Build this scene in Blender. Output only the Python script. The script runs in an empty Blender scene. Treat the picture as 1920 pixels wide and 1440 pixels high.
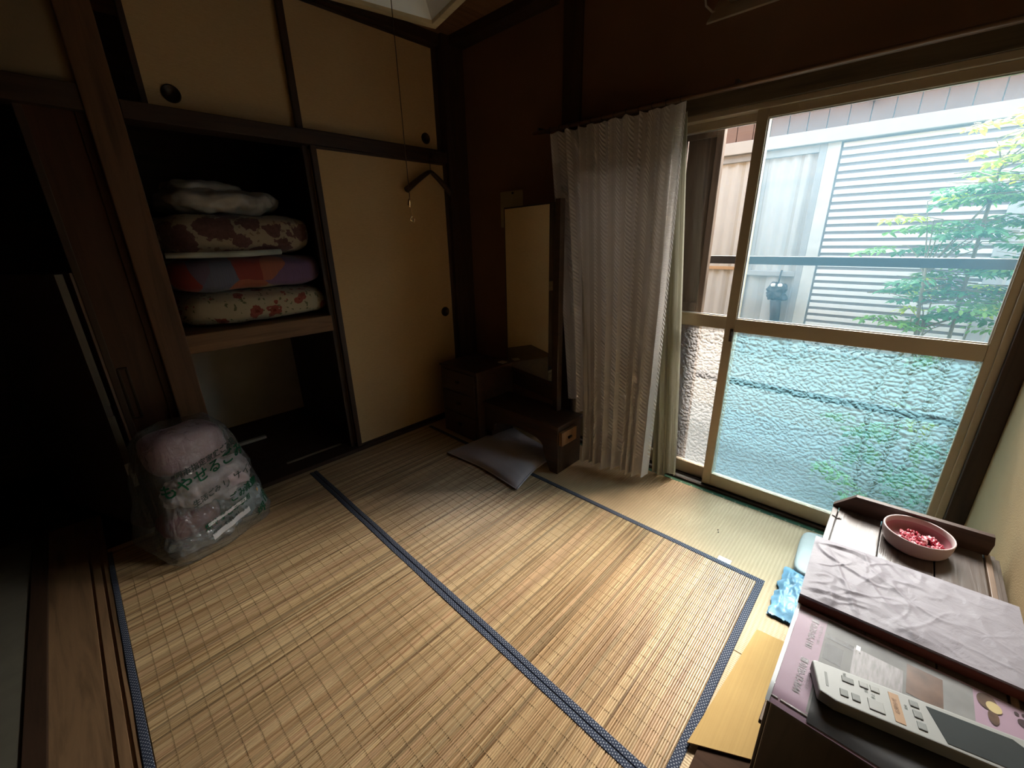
import bpy, bmesh, math, random
from mathutils import Vector, Matrix, noise as mnoise
random.seed(7)
PI = math.pi
S = bpy.context.scene
COL = S.collection
# ------------------------------------------------------------------ camera, sky, exposure
cam = bpy.data.objects.new('camera', bpy.data.cameras.new('camera'))
COL.objects.link(cam)
_f, _p, _r, _y = 775.43, 0.337379, -0.020663, 0.809681
fw = Vector((math.sin(_y)*math.cos(_p), math.cos(_y)*math.cos(_p), -math.sin(_p)))
rt = Vector((math.cos(_y), -math.sin(_y), 0)); up = rt.cross(fw)
r2 = math.cos(_r)*rt + math.sin(_r)*up; u2 = -math.sin(_r)*rt + math.cos(_r)*up
m = Matrix.Identity(4)
for i in range(3):
    m[i][0] = r2[i]; m[i][1] = u2[i]; m[i][2] = -fw[i]; m[i][3] = (0, 0, 1.28)[i]
cam.matrix_world = m
cam.data.sensor_fit = 'HORIZONTAL'; cam.data.sensor_width = 36.0; cam.data.lens = _f/1920*36
cam.data.clip_start = 0.02; cam.data.clip_end = 200
S.camera = cam
W = bpy.data.worlds.new('overcast_sky'); S.world = W; W.use_nodes = True
bg = W.node_tree.nodes['Background']
bg.inputs['Color'].default_value = (0.86, 0.94, 1.0, 1); bg.inputs['Strength'].default_value = .78
sun = bpy.data.objects.new('sun', bpy.data.lights.new('sun', 'SUN')); COL.objects.link(sun)
sun.data.energy = 7.7; sun.data.angle = math.radians(60); sun.data.color = (1, .90, .80)   # hazy bright sky over the neighbour's roof
sun.rotation_euler = Vector((-1.0, 0.10, -0.68)).to_track_quat('-Z', 'Y').to_euler()
V = S.view_settings
S.display_settings.display_device = 'sRGB'
V.view_transform = 'Standard'; V.look = 'None'; V.gamma = 1.0; V.use_curve_mapping = False
V.exposure = 2.9
cy = S.cycles
cy.use_denoising = True; cy.max_bounces = 12; cy.diffuse_bounces = 6; cy.glossy_bounces = 4
cy.transmission_bounces = 8; cy.transparent_max_bounces = 24; cy.sample_clamp_indirect = 12

# ------------------------------------------------------------------ helpers
def link(o): COL.objects.link(o); return o
def tag(o, label=None, cat=None, group=None, kind=None):
    if label: o['label'] = label
    if cat: o['category'] = cat
    if group: o['group'] = group
    if kind: o['kind'] = kind
    return o
def wloc(o):
    v = Vector((0, 0, 0))
    while o is not None:
        v += o.location; o = o.parent
    return v
def empty(name, loc, label=None, cat=None, group=None, kind=None):
    o = link(bpy.data.objects.new(name, None)); o.location = loc; o.empty_display_size = .05
    return tag(o, label, cat, group, kind)
class MB:
    """collects faces in world coordinates (or local ones when local=True at build)"""
    def __init__(s): s.v = []; s.f = []; s.c = []
    def add(s, vs, fs, col=None):
        n = len(s.v); s.v += [tuple(v) for v in vs]
        for f in fs: s.f.append(tuple(i+n for i in f)); s.c.append(col)
        return s
    def box(s, x0, x1, y0, y1, z0, z1, col=None):
        return s.add([(x0,y0,z0),(x1,y0,z0),(x1,y1,z0),(x0,y1,z0),(x0,y0,z1),(x1,y0,z1),(x1,y1,z1),(x0,y1,z1)],
                     [(3,2,1,0),(4,5,6,7),(0,1,5,4),(1,2,6,5),(2,3,7,6),(3,0,4,7)], col)
    def prism(s, pts, axis, a, b, col=None):
        """extrude a 2D outline along axis (0,1,2); outline in the other two axes in order"""
        n = len(pts)
        def P(p, t):
            return {0: (t, p[0], p[1]), 1: (p[0], t, p[1]), 2: (p[0], p[1], t)}[axis]
        vs = [P(p, a) for p in pts] + [P(p, b) for p in pts]
        fs = [tuple(range(n-1, -1, -1)), tuple(range(n, 2*n))] + [(i, (i+1) % n, n+(i+1) % n, n+i) for i in range(n)]
        return s.add(vs, fs, col)
    def tube(s, path, r, seg=8, cap=True, col=None):
        path = [Vector(p) for p in path]; rings = []
        rr = r if isinstance(r, (list, tuple)) else [r]*len(path)
        pu = None
        for i, p in enumerate(path):
            t = (path[min(i+1, len(path)-1)] - path[max(i-1, 0)]).normalized()
            if pu is None: pu = t.orthogonal().normalized()
            else:
                pu = (pu - t*pu.dot(t))
                pu = pu.normalized() if pu.length > 1e-6 else t.orthogonal().normalized()
            w = t.cross(pu)
            rings.append([p + rr[i]*(math.cos(a)*pu + math.sin(a)*w) for a in [2*PI*k/seg for k in range(seg)]])
        vs = [v for r_ in rings for v in r_]; fs = []
        for i in range(len(rings)-1):
            for k in range(seg):
                fs.append((i*seg+k, i*seg+(k+1) % seg, (i+1)*seg+(k+1) % seg, (i+1)*seg+k))
        if cap: fs += [tuple(range(seg-1, -1, -1)), tuple((len(rings)-1)*seg+k for k in range(seg))]
        return s.add(vs, fs, col)
    def lathe(s, prof, c, seg=32, col=None):
        vs = []; fs = []
        for (r, z) in prof:
            for k in range(seg):
                a = 2*PI*k/seg; vs.append((c[0]+r*math.cos(a), c[1]+r*math.sin(a), c[2]+z))
        for i in range(len(prof)-1):
            for k in range(seg):
                fs.append((i*seg+k, i*seg+(k+1) % seg, (i+1)*seg+(k+1) % seg, (i+1)*seg+k))
        return s.add(vs, fs, col)
    def grid(s, fn, nu, nv, col=None, wrap=False):
        vs = []; fs = []
        for j in range(nv+1):
            for i in range(nu+1): vs.append(fn(i/nu, j/nv))
        for j in range(nv):
            for i in range(nu):
                a = j*(nu+1)+i; fs.append((a, a+1, a+nu+2, a+nu+1))
        return s.add(vs, fs, col)
    def build(s, name, mt, parent=None, bevel=0, smooth=False, seg=2, local=False, kind=None, label=None, uv=None):
        me = bpy.data.meshes.new(name); off = Vector((0, 0, 0))
        if parent is not None and not local: off = wloc(parent)
        me.from_pydata([(v[0]-off.x, v[1]-off.y, v[2]-off.z) for v in s.v], [], s.f)
        if any(c is not None for c in s.c):
            at = me.color_attributes.new('tint', 'FLOAT_COLOR', 'CORNER'); k = 0
            for fi, p in enumerate(me.polygons):
                c = s.c[fi] or (1, 1, 1)
                for _ in p.loop_indices: at.data[k].color = (c[0], c[1], c[2], 1); k += 1
        if uv is not None:
            ul = me.uv_layers.new(name='UVMap')
            for l in me.loops: ul.data[l.index].uv = uv[l.vertex_index]
        if bevel:
            bm = bmesh.new(); bm.from_mesh(me)
            bmesh.ops.bevel(bm, geom=bm.edges[:], offset=bevel, segments=seg, affect='EDGES', profile=.6, clamp_overlap=True)
            bm.to_mesh(me); bm.free()
        if smooth: me.polygons.foreach_set('use_smooth', [True]*len(me.polygons))
        me.materials.append(mt); me.update()
        o = link(bpy.data.objects.new(name, me))
        if parent is not None: o.parent = parent
        if kind: o['kind'] = kind
        if label: o['label'] = label
        return o
def box(name, x0, x1, y0, y1, z0, z1, mt, parent=None, bevel=0, **k):
    return MB().box(min(x0,x1), max(x0,x1), min(y0,y1), max(y0,y1), min(z0,z1), max(z0,z1)).build(name, mt, parent, bevel, **k)
def struct(name, mb, mt, label=None, cat=None, bevel=0):
    o = mb.build(name, mt, None, bevel); return tag(o, label, cat, None, 'structure')
def finish_origin(o): return o

# ------------------------------------------------------------------ materials
class NT:
    def __init__(s, name):
        s.m = bpy.data.materials.new(name); s.m.use_nodes = True; s.t = s.m.node_tree
        s.t.nodes.clear(); s.out = s.n('ShaderNodeOutputMaterial')
    def n(s, typ, **kw):
        nd = s.t.nodes.new(typ)
        for k, v in kw.items():
            if hasattr(nd, k): setattr(nd, k, v)
        return nd
    def l(s, a, b): s.t.links.new(a, b)
    def val(s, sock, v):
        if hasattr(v, 'is_output') or isinstance(v, bpy.types.NodeSocket): s.l(v, sock)
        else: sock.default_value = v
    def math(s, op, a, b=0.0, c=None):
        nd = s.n('ShaderNodeMath', operation=op); s.val(nd.inputs[0], a); s.val(nd.inputs[1], b)
        if c is not None: s.val(nd.inputs[2], c)
        return nd.outputs[0]
    def coord(s, which='Object', scale=(1, 1, 1), loc=(0, 0, 0), rot=(0, 0, 0)):
        tc = s.n('ShaderNodeTexCoord'); mp = s.n('ShaderNodeMapping')
        mp.inputs['Scale'].default_value = scale; mp.inputs['Location'].default_value = loc; mp.inputs['Rotation'].default_value = rot
        s.l(tc.outputs[which], mp.inputs['Vector']); return mp.outputs[0]
    def noise(s, vec, scale, detail=4, rough=.55, dist=0):
        nd = s.n('ShaderNodeTexNoise'); s.l(vec, nd.inputs['Vector'])
        nd.inputs['Scale'].default_value = scale; nd.inputs['Detail'].default_value = detail
        nd.inputs['Roughness'].default_value = rough; nd.inputs['Distortion'].default_value = dist
        return nd.outputs['Fac']
    def ramp(s, fac, stops):
        nd = s.n('ShaderNodeValToRGB'); e = nd.color_ramp.elements
        while len(e) < len(stops): e.new(.5)
        for i, (p, c) in enumerate(stops): e[i].position = p; e[i].color = (c[0], c[1], c[2], 1)
        s.l(fac, nd.inputs[0]); return nd.outputs[0]
    def mix(s, fac, a, b, blend='MIX'):
        nd = s.n('ShaderNodeMix', data_type='RGBA', blend_type=blend)
        s.val(nd.inputs[0], fac)
        for i, v in ((6, a), (7, b)):
            if isinstance(v, tuple): nd.inputs[i].default_value = (v[0], v[1], v[2], 1)
            else: s.l(v, nd.inputs[i])
        return nd.outputs[2]
    def bump(s, h, strength=.3, dist=.01):
        nd = s.n('ShaderNodeBump'); nd.inputs['Strength'].default_value = strength; nd.inputs['Distance'].default_value = dist
        s.l(h, nd.inputs['Height']); return nd.outputs[0]
    def pbsdf(s, col, rough=.6, metal=0, spec=.4, normal=None, **kw):
        nd = s.n('ShaderNodeBsdfPrincipled')
        if isinstance(col, tuple): nd.inputs['Base Color'].default_value = (col[0], col[1], col[2], 1)
        else: s.l(col, nd.inputs['Base Color'])
        s.val(nd.inputs['Roughness'], rough); nd.inputs['Metallic'].default_value = metal
        nd.inputs['Specular IOR Level'].default_value = spec
        if normal is not None: s.l(normal, nd.inputs['Normal'])
        for k, v in kw.items(): nd.inputs[k.replace('_', ' ')].default_value = v
        return nd.outputs[0]
    def schlick(s, f0=.04, normal=None):
        lw_ = s.n('ShaderNodeLayerWeight'); lw_.inputs[0].default_value = .5
        if normal is not None: s.l(normal, lw_.inputs['Normal'])
        return s.math('MULTIPLY_ADD', s.math('POWER', lw_.outputs['Facing'], 5.0), 1.0-f0, f0)
    def done(s, sh): s.l(sh, s.out.inputs['Surface']); return s.m

def m_plain(name, col, rough=.6, metal=0, spec=.4, var=.12, vscale=8, bump=0, bscale=60, stretch=(1, 1, 1), **kw):
    t = NT(name); v = t.coord(scale=stretch); f = t.noise(v, vscale)
    lo = tuple(c*(1-var) for c in col); hi = tuple(min(1, c*(1+var)) for c in col)
    c = t.ramp(f, [(.3, lo), (.7, hi)])
    nrm = t.bump(t.noise(v, bscale, 3), bump, .004) if bump else None
    return t.done(t.pbsdf(c, rough, metal, spec, nrm, **kw))
def m_wood(name, col, rough=.5, axis=2, dark=.55, scale=1.0, spec=.4, bump=.15):
    t = NT(name); st = [22*scale]*3; st[axis] = 1.6*scale
    v = t.coord(scale=tuple(st)); f = t.noise(v, 1.0, 6, .6, 1.2)
    c = t.ramp(f, [(.3, tuple(x*dark for x in col)), (.5, col), (.72, tuple(min(1, x*1.25) for x in col))])
    return t.done(t.pbsdf(c, rough, 0, spec, t.bump(f, bump, .004)))

M = {}
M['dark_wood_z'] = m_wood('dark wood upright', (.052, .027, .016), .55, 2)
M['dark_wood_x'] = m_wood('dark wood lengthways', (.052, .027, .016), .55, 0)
M['dark_wood_y'] = m_wood('dark wood across', (.055, .03, .018), .5, 1)
M['pillar'] = m_wood('aged cedar pillar', (.15, .07, .033), .55, 2)
M['shelf'] = m_wood('aged cedar board', (.22, .115, .05), .6, 0)
M['red_door'] = m_wood('reddish stained plywood', (.068, .026, .014), .4, 2, .7)
M['plaster'] = m_plain('brown sand plaster', (.25, .175, .095), .9, var=.1, vscale=3, bump=.25, bscale=220)
M['plaster_shaded'] = m_plain('shaded red brown plaster', (.20, .105, .062), .9, var=.1, vscale=3, bump=.25, bscale=220)  # same room plaster, darkened in colour for the backlit window wall
M['plaster_lit'] = m_plain('lit ochre plaster', (.46, .325, .165), .9, var=.08, vscale=3, bump=.25, bscale=220)  # same room plaster, lightened in colour where window light grazes it
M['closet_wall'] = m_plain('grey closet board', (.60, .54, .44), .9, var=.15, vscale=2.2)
M['fusuma'] = None
t = NT('woven fusuma paper'); v = t.coord(scale=(1, 1, 1)); 
f1 = t.noise(t.coord(scale=(60, 60, 900)), 1, 2); f2 = t.noise(t.coord(scale=(900, 900, 40)), 1, 2); f3 = t.noise(v, 2.2, 3)
c = t.ramp(f3, [(.3, (.58, .385, .185)), (.7, (.68, .47, .235))])
c = t.mix(.35, c, t.ramp(f1, [(.3, (.48, .315, .15)), (.7, (.76, .55, .29))]), 'MIX')
M['fusuma'] = t.done(t.pbsdf(c, .85, 0, .25, t.bump(t.math('ADD', f1, f2), .15, .002)))
M['pull'] = m_plain('dark bronze finger pull', (.035, .022, .014), .35, .6)
M['tatami'] = None
t = NT('woven rush'); 
tc = t.coord(scale=(1, 1, 1)); sep = t.n('ShaderNodeSeparateXYZ'); t.l(tc, sep.inputs[0])
wy = t.math('SINE', t.math('MULTIPLY', sep.outputs[1], 2*PI/.0135)); wx = t.math('SINE', t.math('MULTIPLY', sep.outputs[0], 2*PI/.0075))
h = t.math('ADD', t.math('MULTIPLY', wy, .6), t.math('MULTIPLY', wx, .5))
fib = t.noise(t.coord(scale=(14, 900, 1)), 1, 3); bl = t.noise(tc, 4, 3)
c = t.ramp(bl, [(.3, (.57, .40, .225)), (.7, (.66, .48, .275))])
c = t.mix(.3, c, t.ramp(fib, [(.35, (.38, .25, .125)), (.65, (.76, .56, .34))]))
c = t.mix(t.math('MULTIPLY', t.math('SUBTRACT', 1.0, t.math('MULTIPLY_ADD', h, .45, .5)), .5), c, (.33, .21, .10))
M['tatami'] = t.done(t.pbsdf(c, .55, 0, .35, t.bump(h, .5, .0012)))
def m_dots(name, base, dot, sx, sy, r, stagger=True, rough=.8):
    t = NT(name); tc = t.coord('UV'); sep = t.n('ShaderNodeSeparateXYZ'); t.l(tc, sep.inputs[0])
    yy = t.math('DIVIDE', sep.outputs[1], sy); row = t.math('FLOOR', yy)
    xx = t.math('ADD', t.math('DIVIDE', sep.outputs[0], sx), t.math('MULTIPLY', t.math('MODULO', row, 2.0), .5 if stagger else 0.0))
    fx = t.math('SUBTRACT', t.math('FRACT', xx), .5); fy = t.math('SUBTRACT', t.math('FRACT', yy), .5)
    d = t.math('SQRT', t.math('ADD', t.math('MULTIPLY', fx, fx), t.math('MULTIPLY', fy, fy)))
    msk = t.math('LESS_THAN', d, r)
    wv = t.noise(t.coord(scale=(1500, 1500, 1500)), 1, 1)
    c = t.mix(msk, base, dot)
    return t.done(t.pbsdf(c, rough, 0, .2, t.bump(wv, .2, .0006)))
M['navy_tape'] = m_dots('navy kasuri tape', (.028, .036, .062), (.33, .35, .38), .0085, .006, .23)
M['green_tape'] = m_dots('green tatami edging', (.085, .19, .115), (.50, .55, .38), .055, .03, .09, False)
# bamboo: tint attribute per slat times a grain stretched along the slat
t = NT('split bamboo'); at = t.n('ShaderNodeAttribute', attribute_name='tint')
gr = t.noise(t.coord(scale=(5, 700, 1)), 1, 4); g2 = t.noise(t.coord(scale=(2.2, 120, 1)), 1, 3)
c = t.mix(1.0, at.outputs['Color'], t.ramp(gr, [(.3, (.62, .60, .57)), (.7, (1.15, 1.13, 1.1))]), 'MULTIPLY')
c = t.mix(1.0, c, t.ramp(g2, [(.36, (.50, .42, .34)), (.5, (1, 1, 1))]), 'MULTIPLY')
M['bamboo'] = t.done(t.pbsdf(c, .34, 0, .36, t.bump(gr, .12, .001)))
M['thread'] = m_plain('brown stitching thread', (.36, .235, .115), .8)
M['tag_white'] = m_plain('white care tag', (.75, .72, .66), .7)
M['alu'] = m_plain('champagne anodised aluminium', (.50, .41, .29), .40, .25, var=.06, vscale=3, stretch=(1, 1, 1))
M['alu_pale'] = m_plain('pale aluminium track', (.72, .72, .72), .3, .6, var=.05)
M['track'] = m_plain('dark bronze sill track', (.09, .07, .06), .4, .5)
M['rail_brown'] = m_plain('brown curtain rail', (.19, .11, .07), .3, .3)
M['head'] = m_wood('olive brown window head', (.115, .085, .052), .6, 1)
def m_glass(name, tint, haze=0, haze_col=(.5, .85, 1)):
    t = NT(name); tr = t.n('ShaderNodeBsdfTransparent'); tr.inputs[0].default_value = (*tint, 1)
    gl = t.n('ShaderNodeBsdfGlossy'); gl.inputs['Roughness'].default_value = .01
    mx = t.n('ShaderNodeMixShader'); t.l(t.schlick(.03), mx.inputs[0]); t.l(tr.outputs[0], mx.inputs[1]); t.l(gl.outputs[0], mx.inputs[2])
    if haze:  # thin translucent veil imitating a haze of sky light on the pane
        tl = t.n('ShaderNodeBsdfTranslucent'); tl.inputs[0].default_value = (*haze_col, 1)
        m2 = t.n('ShaderNodeMixShader'); m2.inputs[0].default_value = haze; t.l(mx.outputs[0], m2.inputs[1]); t.l(tl.outputs[0], m2.inputs[2]); mx = m2
    return t.done(mx.outputs[0])
M['glass_blue'] = m_glass('hazy blue clear glass', (.92, .955, .975), .025, (.32, .72, 1.0))  # blue tint and veil put sky reflection and haze into the glass
M['glass_clear'] = m_glass('clear glass', (.93, .93, .93))
def m_pebble(name, tint):
    t = NT(name); tc = t.coord(scale=(1, 1, 1)); vo = t.n('ShaderNodeTexVoronoi', feature='SMOOTH_F1')
    dn = t.n('ShaderNodeTexNoise'); t.l(tc, dn.inputs['Vector']); dn.inputs['Scale'].default_value = 26
    vm = t.n('ShaderNodeVectorMath', operation='MULTIPLY_ADD'); t.l(dn.outputs['Color'], vm.inputs[0]); vm.inputs[1].default_value = (.03, .03, .03); t.l(tc, vm.inputs[2])
    t.l(vm.outputs[0], vo.inputs['Vector']); vo.inputs['Scale'].default_value = 72
    try: vo.inputs['Smoothness'].default_value = .35
    except Exception: pass
    nb = t.bump(vo.outputs['Distance'], .16, .007); nb2 = t.bump(vo.outputs['Distance'], .8, .023)
    rf = t.n('ShaderNodeBsdfRefraction'); rf.inputs['Color'].default_value = (*tint, 1); rf.inputs['Roughness'].default_value = .05; rf.inputs['IOR'].default_value = 1.12
    t.l(nb, rf.inputs['Normal'])
    tl = t.n('ShaderNodeBsdfTranslucent'); tl.inputs[0].default_value = (tint[0]*tint[0], tint[1]*.93, tint[2]*.97, 1); t.l(nb2, tl.inputs['Normal'])
    tr = t.n('ShaderNodeBsdfTransparent'); tr.inputs[0].default_value = (*tint, 1)
    gl = t.n('ShaderNodeBsdfGlossy'); gl.inputs['Roughness'].default_value = .08; t.l(nb, gl.inputs['Normal'])
    a = t.n('ShaderNodeMixShader'); a.inputs[0].default_value = .19; t.l(rf.outputs[0], a.inputs[1]); t.l(tl.outputs[0], a.inputs[2])
    b = t.n('ShaderNodeMixShader'); b.inputs[0].default_value = .10; t.l(a.outputs[0], b.inputs[1]); t.l(tr.outputs[0], b.inputs[2])
    c_ = t.n('ShaderNodeMixShader'); t.l(t.schlick(.03, nb), c_.inputs[0]); t.l(b.outputs[0], c_.inputs[1]); t.l(gl.outputs[0], c_.inputs[2])
    return t.done(c_.outputs[0])
M['pebble_blue'] = m_pebble('pale blue hammered glass', (.60, .83, .97))
M['pebble_clear'] = m_pebble('hammered glass', (.93, .91, .87))

# ------------------------------------------------------------------ room shell
XW, YC, YN, ZC = 2.09, 2.407, -.336, 2.45
struct('floor', MB().box(-2.4, 2.14, YN-.1, 3.75, -.12, -.012), M['dark_wood_x'], 'timber floor under the rush mats', 'floor')
struct('ceiling', MB().box(-2.5, 2.30, YN-.2, 3.9, ZC, ZC+.1), m_wood('reddish ceiling board', (.24, .12, .06), .6, 0), 'dark boarded ceiling', 'ceiling')
struct('wall_right', MB().box(XW, 2.24, -.5, 3.8, 1.85, ZC+.02).box(XW, 2.24, 1.57, 3.8, -.12, 1.85).box(XW, 2.24, -.55, -.345, -.12, 1.85).box(2.14, 2.24, -.4, 1.6, -.3, -.03),
       M['plaster_shaded'], 'brown plastered wall around the garden window', 'wall')
struct('wall_near', MB().box(-2.4, 2.2, YN-.12, YN, -.12, ZC+.02), M['plaster_lit'], 'ochre plastered wall beside the chest', 'wall')
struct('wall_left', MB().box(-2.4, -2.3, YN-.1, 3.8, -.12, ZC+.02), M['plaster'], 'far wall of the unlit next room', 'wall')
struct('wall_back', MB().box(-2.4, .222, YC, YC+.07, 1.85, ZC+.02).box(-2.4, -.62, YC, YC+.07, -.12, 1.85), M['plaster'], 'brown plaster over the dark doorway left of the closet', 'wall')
struct('wall_closet', MB().box(-2.4, 2.2, 3.60, 3.72, -.12, ZC+.02), M['dark_wood_x'], 'outer back wall behind the closet and passage', 'wall')
# closet interior
struct('wall_closet_back', MB().box(.26, 1.12, 3.42, 3.46, 0, .80), M['closet_wall'], 'grey board at the back of the open closet', 'wall')
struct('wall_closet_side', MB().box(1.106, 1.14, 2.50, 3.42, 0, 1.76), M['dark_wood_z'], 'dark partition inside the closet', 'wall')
struct('wall_closet_upper', MB().box(.26, 1.98, 3.42, 3.46, .80, ZC), M['dark_wood_x'], 'closet back behind the bedding, made dark to imitate shade', 'wall')  # dark wood colour stands for the deep shade above the shelf
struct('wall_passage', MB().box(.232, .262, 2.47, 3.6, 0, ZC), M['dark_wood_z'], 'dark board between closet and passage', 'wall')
struct('trim_1', MB().box(.222, .328, 2.375, 2.485, -.01, ZC), M['pillar'], 'reddish cedar pillar between closet and passage door', 'pillar', .004)
struct('trim_2', MB().box(-2.3, .222, 2.385, 2.475, 1.765, 1.85), M['dark_wood_x'], 'dark lintel over the passage doorway', 'lintel', .003)
struct('trim_3', MB().box(.328, 1.94, 2.375, 2.50, 1.755, 1.82), M['dark_wood_x'], 'dark rail between upper and lower closet doors', 'rail', .003)
struct('trim_4', MB().box(.328, 2.0, 2.385, 2.50, 2.395, ZC), M['dark_wood_x'], 'dark head beam above the upper closet doors', 'beam', .003)
struct('trim_5', MB().box(1.925, XW, 2.36, 2.50, -.01, ZC), M['dark_wood_z'], 'dark corner post between closet and window wall', 'post', .003)
struct('trim_6', MB().box(.328, 1.93, 2.375, 2.51, -.012, .022), M['dark_wood_x'], 'dark closet sill at the edge of the mat', 'sill', .003)
struct('trim_7', MB().box(2.075, XW+.01, 1.448, 1.565, -.01, ZC), M['dark_wood_z'], 'dark wall post above the curtain', 'post', .003)
struct('trim_8', MB().box(2.065, 2.20, -.336, -.283, -.01, 1.80), M['dark_wood_z'], 'dark corner post right of the window', 'post', .003)
struct('trim_9', MB().box(2.082, 2.16, -.34, 1.46, 1.775, 1.85), M['head'], 'olive brown timber head over the window', 'lintel', .002)
struct('trim_10', MB().box(1.98, XW, 1.60, 2.36, ZC-.05, ZC), M['dark_wood_y'], 'dark ceiling moulding along the window wall', 'moulding', .003)
# left threshold with two grooves, next room beyond
thr = MB()
for a, b in ((-.345, -.226), (-.217, -.193), (-.184, -.165)): thr.box(a, b, YN, 2.74, -.012, .004)
thr.box(-.345, -.165, YN, 2.74, -.012, -.003)
struct('trim_11', thr, m_wood('worn threshold cedar', (.23, .135, .07), .5, 1), 'worn brown threshold with two door grooves', 'threshold', .001)
struct('trim_12', MB().box(-.392, -.345, YN, 2.74, -.012, .012), M['dark_wood_y'], 'dark strip beside the worn threshold', 'trim', .002)
struct('trim_13', MB().box(-.41, -.30, YN, 2.4, 1.765, 1.85), M['dark_wood_y'], 'dark lintel of the opening into the next room', 'lintel', .002)
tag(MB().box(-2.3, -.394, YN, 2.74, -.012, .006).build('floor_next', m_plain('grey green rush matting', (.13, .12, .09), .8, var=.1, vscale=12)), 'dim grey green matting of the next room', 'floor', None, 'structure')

# tatami along the window: pieces of the floor
flo = bpy.data.objects['floor']
for (x0, x1, y0, y1) in ((1.20, 2.052, YN, 1.40), (1.20, 2.052, 1.404, 2.372), (.33, 1.196, YN, 2.372), (-.163, .326, YN, 2.372)):
    ta = box('tatami_mat', x0, x1, y0, y1, -.012, 0, M['tatami'], flo)
eb = MB(); eb.box(2.050, 2.078, YN, 2.36, -.011, .0012)
ed = eb.build('cloth_edging', M['green_tape'], flo, uv=[(v[1], v[0]) for v in eb.v], label='green dotted cloth edging')
box('floor_slip', 2.078, 2.092, YN, 2.36, -.012, .012, M['dark_wood_y'], flo)

# ------------------------------------------------------------------ sliding closet doors
def fusuma(n, x0, x1, y0, y1, z0, z1, label, pull=None, fr=.022):
    r = empty(n, ((x0+x1)/2, (y0+y1)/2, z0), label, 'sliding door', None, 'structure')
    ym = (y0+y1)/2
    box('paper_panel', x0+fr*.5, x1-fr*.5, ym-.007, ym+.007, z0+.008, z1-.008, M['fusuma'], r)
    box('stile', x0, x0+fr, y0, y1, z0, z1, M['dark_wood_z'], r, .003)
    box('stile', x1-fr, x1, y0, y1, z0, z1, M['dark_wood_z'], r, .003)
    box('rail', x0+fr, x1-fr, y0+.002, y1-.002, z0, z0+.014, M['dark_wood_x'], r, .002)
    box('rail', x0+fr, x1-fr, y0+.002, y1-.002, z1-.014, z1, M['dark_wood_x'], r, .002)
    if pull:
        px, pz, pr = pull; yf = ym-.007; seg = 28
        prof = [(pr*1.0, 0), (pr*1.02, -.004), (pr*.86, -.005), (pr*.80, -.0012), (0.0005, -.0010)]
        mb = MB(); vs = []; fs = []
        for (rr, d) in prof:
            for k in range(seg):
                a = 2*PI*k/seg; vs.append((px+rr*math.cos(a), yf+d, pz+rr*math.sin(a)))
        for i in range(len(prof)-1):
            for k in range(seg): fs.append((i*seg+k, i*seg+(k+1) % seg, (i+1)*seg+(k+1) % seg, (i+1)*seg+k))
        mb.add(vs, fs).build('finger_pull', M['pull'], r, smooth=True)
    return r
fusuma('door_1', .412, 1.31, 2.455, 2.478, 1.822, 2.394, 'upper left closet door with its pull at lower left', (.521, 1.889, .034))
fusuma('door_2', 1.010, 1.925, 2.425, 2.448, 1.822, 2.394, 'upper right closet door beside the corner post', (1.805, 1.889, .031), .033)
fusuma('door_3', 1.049, 1.930, 2.392, 2.416, .022, 1.755, 'tall beige closet door with one round pull', (1.835, .797, .033), .030)
fusuma('door_4', 1.020, 1.900, 2.424, 2.448, .022, 1.755, 'rear closet door, only its dark stile showing', None, .03)
# passage door, slid mostly behind the pillar
d5 = empty('door_5', (.14, 2.44, 0), 'reddish plywood passage door left of the cedar pillar', 'sliding door', None, 'structure')
box('panel', .045, .26, 2.43, 2.448, .005, 1.765, M['red_door'], d5)
box('stile', .038, .062, 2.424, 2.454, .005, 1.765, M['dark_wood_z'], d5, .003)
box('stile', .195, .222, 2.418, 2.43, .005, 1.765, M['red_door'], d5, .003)
hb = MB(); hb.box(.066, .074, 2.422, 2.431, .55, .775); hb.box(.094, .102, 2.422, 2.431, .55, .775); hb.box(.066, .102, 2.422, 2.431, .545, .55); hb.box(.066, .102, 2.422, 2.431, .775, .782)
hb.build('recessed_handle', M['pull'], d5, .002)

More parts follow.
